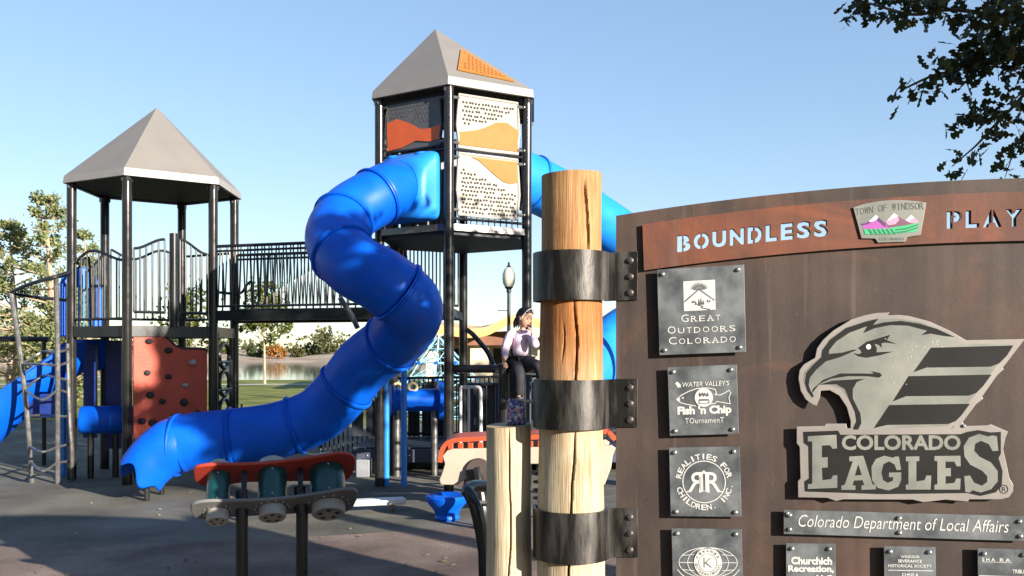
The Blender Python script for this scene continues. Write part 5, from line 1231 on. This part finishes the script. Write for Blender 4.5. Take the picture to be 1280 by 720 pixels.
for x in (556, 572, 622, 638): q = P(x, 440, 36.88); b.box((q.x, 36.89, 1.0), (.35, .04, 1.5))
b.build('doorway', shade, pv, smooth=False)

# blue rope climbing net
rn_ = thing('rope_climber', (P(545, 440, 21).x, 21, 0), 'pale blue rope climbing net on a mast behind the tower, in front of the pavilion', 'rope net')
ropem = M('blue_rope', (.22, .45, .55), .8); mx = P(548, 440, 21).x
b = B(); b.tube([(mx, 21, 0), (mx, 21, 2.0)], .05, 8); b.build('mast', steel, rn_)
b = B(); base = [V((mx + 1.5 * math.cos(R(a)), 21 + 1.5 * math.sin(R(a)), .1)) for a in range(0, 360, 45)]; tp = V((mx, 21, 1.98))
lvl = []
for t in (0, .2, .4, .6, .8):
    ring = [p.lerp(tp, t) + V((0, 0, .12 * math.sin(math.pi * t))) for p in base]; lvl.append(ring)
    b.tube(ring, .012, 5, closed=True); inn = [p.lerp(V((mx, 21, p.z)), .5) for p in ring]; b.tube(inn, .012, 5, closed=True)
    for p, q in zip(ring, inn): b.tube([p, V((mx, 21, p.z + .15))], .011, 5)
for k in range(8):
    b.tube([r[k] for r in lvl] + [tp], .016, 5)
    for j in range(4): b.tube([lvl[j][k], lvl[j + 1][(k + 1) % 8]], .011, 5)
b.build('net', ropem, rn_)
b = B()
for r in lvl[:4]:
    for p in r: b.ball(p, .05, 6, 4)
b.build('knot', blue, rn_)
bn = P(541, 470, 15.5); b = B(); b.lathe([(.17, 0), (.18, .04), (.19, .9), (.205, .94), (.205, 1.02), (.15, 1.08), (.0, 1.09)], (bn.x, bn.y, .0), n=20); tag(b.build('litter_bin', M('dark_green_bin', (.015, .022, .018), .5), loc=(bn.x, bn.y, 0)), 'dark round litter bin seen between the blue slide and the tower posts', 'litter bin')

# ------------------------------------------------------------------ trees
class Leaves:
    def __init__(s, seed): s.v = []; s.f = []; s.r = random.Random(seed)
    def leaf(s, c, size, lobed=False, down=.0):
        r = s.r; d = V((r.gauss(0, 1), r.gauss(0, 1), r.gauss(0, 1) - down)).normalized(); n = V((r.gauss(0, 1), r.gauss(0, 1), r.gauss(0, 1) + .6)); n = (n - d * n.dot(d)).normalized(); x = d.cross(n); k = len(s.v)
        if lobed:
            sc = size
            pr = [(0, .02), (.15, .07), (.22, .20), (.30, .22), (.36, .12), (.45, .14), (.53, .36), (.63, .38), (.69, .20), (.76, .24), (.84, .33), (.94, .24), (1.0, .05)]
            L1 = [c + d * (a * sc) + x * (w * sc * .85) + n * (.12 * sc * abs(w)) for a, w in pr]; L2 = [c + d * (a * sc) - x * (w * sc * .85) + n * (.12 * sc * abs(w)) for a, w in pr]; md = [c + d * (a * sc) for a, w in pr]
            m = len(pr); s.v += L1 + md + L2
            for i in range(m - 1):
                s.f.append((k + i, k + i + 1, k + m + i + 1, k + m + i)); s.f.append((k + m + i, k + m + i + 1, k + 2 * m + i + 1, k + 2 * m + i))
        else:
            w = size * .38; s.v += [c, c + d * size * .5 + x * w, c + d * size, c + d * size * .5 - x * w]; s.f.append((k, k + 1, k + 2, k + 3))
    def clump(s, c, rad, n, size, lobed=False, down=0.):
        for _ in range(n): s.leaf(c + V((s.r.gauss(0, .5), s.r.gauss(0, .5), s.r.gauss(0, .45))) * rad, size * s.r.uniform(.7, 1.25), lobed, down)
    def build(s, name, mat, parent):
        off = parent.location if parent else V((0, 0, 0))
        me = bpy.data.meshes.new(name); me.from_pydata([p - off for p in s.v], [], s.f); me.materials.append(mat)
        o = bpy.data.objects.new(name, me); C.objects.link(o); o.parent = parent; return o
bark = M('grey_bark', (.11, .085, .065), .9, var=.3, scale=10, stretch=(1, 1, .3), bump=.6, bscale=30); palebark = M('pale_bark', (.34, .25, .17), .9, var=.25, scale=8, stretch=(1, 1, .3))
g_oak = leafmat('oak_leaf', [(.012, .020, .006), (.022, .034, .009), (.035, .046, .012), (.06, .055, .014)], .5, .25)
g_yel = leafmat('yellow_green_leaf', [(.05, .07, .015), (.09, .11, .02), (.14, .14, .03)]); g_dk = leafmat('dark_green_leaf', [(.028, .045, .018), (.05, .07, .024), (.08, .095, .03)])
g_or = leafmat('orange_leaf', [(.30, .10, .02), (.38, .17, .03), (.26, .16, .04)]); g_pine = leafmat('pine_needle', [(.09, .12, .045), (.15, .18, .065), (.22, .24, .095), (.30, .28, .13)], .7, .3); g_ol = leafmat('olive_leaf', [(.06, .07, .025), (.10, .10, .035), (.15, .13, .05)])
def tree(name, base, h, crown, mats, label, seed, n=60, per=26, size=.25, trunk_r=.1, cat='tree', group=None, bk=None, cl=(.22, .40), lobed=False, gap=.0):
    """crown: list of (offset xyz from base, radii xyz)"""
    base = V(base); root = thing(name, base, label, cat, group); rr = random.Random(seed); lv = Leaves(seed + 1); b = B()
    lean = V((rr.uniform(-.06, .06), rr.uniform(-.06, .06), 0)) * h
    tpts = [base, base + V((0, 0, h * .3)) + lean * .2, base + V((0, 0, h * .6)) + lean * .6, base + V((0, 0, h * .92)) + lean]
    b.tube(smooth_path(tpts, 4), [trunk_r * (1 - .85 * i / 12) for i in range(13)], 8)
    tot = sum(r[0] * r[1] * r[2] for _, r in crown) or 1
    for (o, r) in crown:
        k = max(3, int(n * (r[0] * r[1] * r[2]) / tot)); c0 = base + V(o)
        for i in range(k):
            d = V((rr.gauss(0, 1), rr.gauss(0, 1), rr.gauss(0, 1))).normalized(); q = rr.uniform(.35, 1.0)
            c = c0 + V((d.x * r[0], d.y * r[1], d.z * r[2])) * q
            if c.z < base.z + h * .08: continue
            if rr.random() < gap: continue
            lv.clump(c, min(r) * rr.uniform(*cl), per, size, lobed)
            if i % 4 == 0:
                t = max(.15, min(.9, (c.z - base.z) / h * .75)); s_ = base + V((0, 0, h * t)) + lean * t
                b.tube([s_, s_.lerp(c, .55) + V((0, 0, .03 * h)), c], [trunk_r * .32, trunk_r * .2, trunk_r * .08], 5)
    b.build('trunk', bk or bark, root); lv.build('crown', mats, root); return root
# pines at the far left
def pine(px, Y, ytop, spread, seed, label, dens=1.0):
    q = P(px, 440, Y); h = EYE + (HZ - ytop) / FPX * Y; base = V((q.x, Y, 0)); root = thing('pine_tree', base, label, 'pine tree', 'pines left of the playground'); rr = random.Random(seed); lv = Leaves(seed); b = B()
    b.tube([base, base + V((.03 * h, 0, h * .5)), base + V((0, 0, h * .97))], [.15, .10, .02], 8)
    nl = int(13 * dens)
    for j in range(nl):
        t = .14 + .84 * j / (nl - 1); R_ = spread * (1 - t) ** .55 * rr.uniform(.7, 1.15) + .16
        for k in range(rr.choice((4, 5, 6))):
            a = rr.uniform(0, 6.28); L_ = R_ * rr.uniform(.55, 1.1); s_ = base + V((.06 * h * min(t, 1 - t), 0, h * t)); e = s_ + V((L_ * math.cos(a), L_ * math.sin(a), L_ * rr.uniform(.1, .5)))
            b.tube([s_, s_.lerp(e, .5) + V((0, 0, -.05)), e], [.035, .025, .01], 5)
            for f in (.6, 1.0):
                if rr.random() < .72: lv.clump(s_.lerp(e, f) + V((0, 0, .08)), .23 * (1 - .3 * t), int(58 * dens), .105)
    b.build('trunk', palebark, root); lv.build('crown', g_pine, root)
pine(57, 27, 250, 1.75, 11, 'tallest pine at the left, sparse with its pale trunk showing', 1.0)
pine(12, 29, 283, 1.7, 23, 'bushy pine at the left picture edge, left of the tallest pine', 1.15)
pine(106, 31, 294, .95, 35, 'slim pointed pine right of the tallest pine, seen past the left tower posts', .9)
pine(-38, 25, 330, 1.6, 47, 'low pine cut off by the left picture edge', 1.0)
pine(80, 24, 390, 1.4, 59, 'lowest bushy young pine behind the blue chute', 1.1)
# young trees on the lawn
q = P(331, 478, 44); tree('young_tree', (q.x, 44, 0), 5.0, [((0, 0, 3.6), (1.35, 1.2, 1.5)), ((-1.0, .1, 3.0), (.7, .7, .5)), ((1.1, 0, 2.9), (.7, .7, .6)), ((.1, 0, 2.2), (.7, .6, .5))], g_yel, 'young lawn tree with a thin trunk and yellow green crown, seen below the footbridge', 71, 105, 24, .20, .07, bk=palebark, gap=.15)
q = P(239, 470, 46); tree('young_tree', (q.x, 46, 0), 5.6, [((0, 0, 3.9), (1.9, 1.7, 1.7)), ((.6, 0, 2.6), (1.3, 1.2, .9))], g_yel, 'yellow green lawn tree behind the low tower railing', 73, 50, 22, .25, .09, gap=.1)
# far shore trees and bushes
far = [(345, 150, 424, 3.0, g_or, 'orange autumn bush on the far lake shore', 'bush'), (372, 152, 431, 2.4, g_ol, 'low olive bush on the far lake shore right of the orange one', 'bush'), (318, 153, 428, 3.2, g_dk, 'dark green bush on the far lake shore left of the orange one', 'bush'), (410, 158, 408, 5.2, g_ol, 'big rounded tree on the far lake shore left of the spiral slide', 'tree'), (390, 160, 425, 3.6, g_dk, 'smaller dark tree on the far shore, at the left side of the big rounded one', 'tree'),
       (441, 165, 418, 5.5, g_dk, 'dark tree on the far shore hidden mostly behind the spiral slide', 'tree'), (150, 150, 420, 6, g_ol, 'olive tree on the far shore behind the left tower post', 'tree'), (205, 155, 415, 6.5, g_dk, 'dark tree on the far shore behind the low tower deck', 'tree'), (275, 155, 420, 5, g_yel, 'yellow green far tree behind the ring climber', 'tree'),
       (500, 90, 424, 3.5, g_dk, 'dark far tree left of the pavilion roof', 'tree'), (575, 95, 428, 4.0, g_ol, 'olive far tree behind the pavilion', 'tree'), (625, 80, 430, 3.0, g_dk, 'dark far tree behind the lamp post', 'tree'), (668, 85, 428, 3.4, g_ol, 'olive far tree right of the lamp post, behind the tall log', 'tree'), (760, 90, 424, 3.6, g_dk, 'dark far tree just left of the sign edge', 'tree'), (20, 120, 428, 5, g_ol, 'olive far tree behind the left pines', 'tree'), (90, 130, 432, 4.5, g_dk, 'dark far tree behind the curved ladder', 'tree')]
for i, (px, Y, yt, wd, m, lb, ct) in enumerate(far):
    q = P(px, 440, Y); h = EYE + (HZ - yt) / FPX * Y
    tree('autumn_bush' if ct == 'bush' else 'shore_tree', (q.x, Y, .0), h, [((0, 0, h * .55), (wd * .5, wd * .4, h * .42)), ((wd * .28, 0, h * .4), (wd * .34, wd * .3, h * .33)), ((-wd * .3, .2, h * .42), (wd * .32, wd * .3, h * .34))], m, lb, 100 + i, 42, 16, .05 * wd + .25, .18, ct, 'trees on the far shore')
# distant tree line that reads as one mass
lv = Leaves(5)
for i in range(420):
    x = random.uniform(-150, 150); h = 3.0 + 1.6 * math.sin(x * .13) + 1.2 * math.sin(x * .31 + 2); lv.clump(V((x, random.uniform(185, 230), random.uniform(1.0, max(1.5, h + 1.2)))), 1.7, 16, 1.1)
o = lv.build('far_woods', g_ol, None); tag(o, kind='stuff')
# houses beyond the lake
def house(px, Y, wd, hw, hr, label, wall, roof):
    q = P(px, 440, Y); root = thing('house', (q.x, Y, 1.0), label, 'house', 'houses beyond the lake')
    b = B(); b.box((q.x, Y + 4, 1 + hw / 2), (wd, 8, hw)); b.build('wall', wall, root, smooth=False)
    b = B(); b.prism([(q.x - wd / 2 - .4, Y - .5, 1 + hw), (q.x + wd / 2 + .4, Y - .5, 1 + hw), (q.x, Y - .5, 1 + hw + hr)], (0, 9, 0)); b.build('roof', roof, root, smooth=False)
    for k in (-.3, 0.02, .32):
        b = B(); b.box((q.x + wd * k, Y - .03, 1 + hw * .55), (1.1, .06, 1.2)); b.build('window', shade, root, smooth=False)
hr1 = M('house_roof', (.16, .12, .10), .8); hw1 = M('house_wall', (.45, .38, .30), .8); hw2 = M('house_wall_pale', (.55, .50, .43), .8)
house(14, 172, 11, 3.2, 2.4, 'beige house beyond the lake behind the pines at the left edge', hw1, hr1)
house(60, 176, 12, 3.2, 2.6, 'beige house beyond the lake just right of the tallest pine trunk', hw1, hr1)

# the oak whose twigs hang into the upper right, trunk outside the frame
ok_ = thing('oak_tree', (7.3, 5.1, 0), 'dark oak with lobed leaves hanging into the upper right corner above the sign', 'oak tree')
lv = Leaves(31); rr = random.Random(8); b = B(); OB = V((7.3, 5.1, 0))
b.tube(smooth_path([OB, OB + V((-.1, 0, 1.5)), OB + V((-.2, .05, 2.6)), OB + V((-.1, 0, 3.6)), OB + V((0, 0, 4.7))], 4), [.24 - .012 * i for i in range(17)], 12)
fork = OB + V((-.2, .05, 3.4))
OY = 5.0
def twig(pts, r0, n, sz, dens, sprd=.05):
    pl = smooth_path(pts, 6); b.tube(pl, [r0 * (1 - .75 * i / (len(pl) - 1)) for i in range(len(pl))], 6)
    for i in range(n):
        t = rr.uniform(.12, 1.0); k = min(len(pl) - 2, int(t * (len(pl) - 1))); c = pl[k].lerp(pl[k + 1], rr.random())
        for _ in range(dens): lv.leaf(c + V((rr.gauss(0, sprd), rr.gauss(0, sprd * 1.6), rr.gauss(0, sprd))), sz * rr.uniform(.7, 1.2), True, .5)
g = lambda x, y, d=0.: P(x, y, OY + d)
twig([fork, g(1420, 40), g(1330, 15, -.1), g(1290, 40, -.15), g(1235, 55, -.1), g(1200, 85, 0), g(1165, 95, .05), g(1128, 112, .1)], .022, 78, .088, 2, .05)
twig([g(1330, 15, -.1), g(1260, 20), g(1190, 12, .1), g(1140, 18, .1), g(1085, 4, .1), g(1068, 6, .12)], .016, 75, .085, 2, .045)
twig([g(1330, 15), g(1300, 90), g(1262, 138, .1), g(1240, 160, .1), g(1222, 180, .05), g(1205, 195, .05), g(1190, 208)], .012, 34, .08, 2, .04)
twig([g(1262, 138, .1), g(1240, 142), g(1215, 150), g(1198, 152), g(1188, 160)], .007, 22, .08, 2, .035)
twig([g(1320, 100), g(1290, 150), g(1268, 185), g(1262, 205), g(1256, 222)], .007, 16, .075, 2, .03)
twig([g(1330, 15), g(1300, -10), g(1250, -25), g(1190, -15), g(1150, -8)], .016, 40, .085, 2, .06)
twig([g(1310, 45), g(1255, 75), g(1225, 95), g(1208, 80)], .01, 40, .085, 2, .05)
for _ in range(20): lv.clump(g(rr.uniform(1225, 1330), rr.uniform(-15, 75), rr.uniform(-.35, .5)), .16, 14, .088, True, .3)
for _ in range(4): lv.clump(g(rr.uniform(1285, 1330), rr.uniform(80, 165), rr.uniform(-.2, .4)), .12, 10, .082, True, .3)
# rest of the crown, above and to the right of the frame
n = 0
while n < 110:
    d = V((rr.gauss(0, 1), rr.gauss(0, 1), rr.gauss(0, 1))).normalized() * rr.uniform(.25, 1) ** .5
    c = V((5.4, 5.2, 4.2)) + V((d.x * 2.4, d.y * 2.0, d.z * .9)); px = 640 + FPX * c.x / c.y; py = HZ - FPX * (c.z - EYE) / c.y
    if px < 1330 and py > -45: continue
    w_q, e_q = .682 * c.x + .731 * c.y, c.z - .277 * (.731 * c.x - .682 * c.y)
    if abs(w_q - 7.05) < .55 and e_q < 4.3: continue        # an open gap in the crown: the seated child sits in the sun
    n += 1; lv.clump(c, .34, 26, .11, False, .3)
    if n % 6 == 0: s_ = OB + V((0, 0, rr.uniform(2.6, 4.3))); b.tube([s_, s_.lerp(c, .5) + V((0, 0, .15)), c], [.05, .03, .01], 5)
b.build('trunk', bark, ok_); lv.build('crown', g_oak, ok_)
# neighbouring trees to the right of the camera, out of the frame: they dapple the playground
def shade_tree(base, h, blobs, label, seed, n, per, size): return tree('oak_tree', base, h, blobs, g_oak, label, seed, n, per, size, .2, cl=(.19, .32))
shade_tree((5.45, 2.0, 0), 6.3, [((-.05, .0, 4.1), (.85, .85, .75)), ((-.3, .25, 4.0), (.7, .7, .6)), ((-.1, .1, 3.9), (.75, .75, .4)), ((.0, -.25, 4.7), (.75, .75, .6)), ((.1, .15, 5.3), (.7, .7, .65))], 'slim oak standing right of the sign, outside the frame', 201, 90, 46, .125)

# unseen trees added behind and beside the camera to block sky light and deepen shade
for i, (x, y, h, lb) in enumerate(((-12, -7, 9.5, 'added tall sky-blocking oak behind the camera at its left'), (-5.5, -10, 10.5, 'added tallest sky-blocking oak straight behind the camera'), (1.5, -9, 9.5, 'added sky-blocking oak behind the camera at its right'), (-17, 1, 9.5, 'added sky-blocking oak left of the camera, outside the frame'), (15.5, 9.5, 9.0, 'added sky-blocking oak far right of the sign, outside the frame'), (-19, -11, 11, 'added broad sky-blocking oak far behind the camera at its left'), (20, 16, 9.5, 'added sky-blocking oak furthest right beyond the sign, outside the frame'))):
    tree('oak_tree', (x, y, 0), h, [((0, 0, h * .55), (3.4, 3.2, h * .42)), ((1.5, .5, h * .42), (2.2, 2.2, h * .3)), ((-1.6, -.4, h * .45), (2.2, 2.2, h * .32))], g_oak, lb, 300 + i, 130, 22, .5, .25)

# leaf litter blown over the rubber ground
lv = Leaves(77)
for _ in range(260):
    y = 5.2 + 8 * lv.r.random() ** 1.6; x = lv.r.uniform(-.62, .3) * y
    c = V((x, y, .030)); a = lv.r.uniform(0, 6.28); sz = lv.r.uniform(.02, .05); d = V((math.cos(a), math.sin(a), .15)); q = V((-math.sin(a), math.cos(a), lv.r.uniform(-.3, .5))); k = len(lv.v)
    lv.v += [c, c + d * sz * .5 + q * sz * .3, c + d * sz, c + d * sz * .5 - q * sz * .3 + V((0, 0, .012))]; lv.f.append((k, k + 1, k + 2, k + 3))
tag(lv.build('fallen_leaves', leafmat('dry_leaf', [(.16, .10, .05), (.28, .19, .09), (.36, .30, .2), (.12, .10, .05)]), None), kind='stuff')
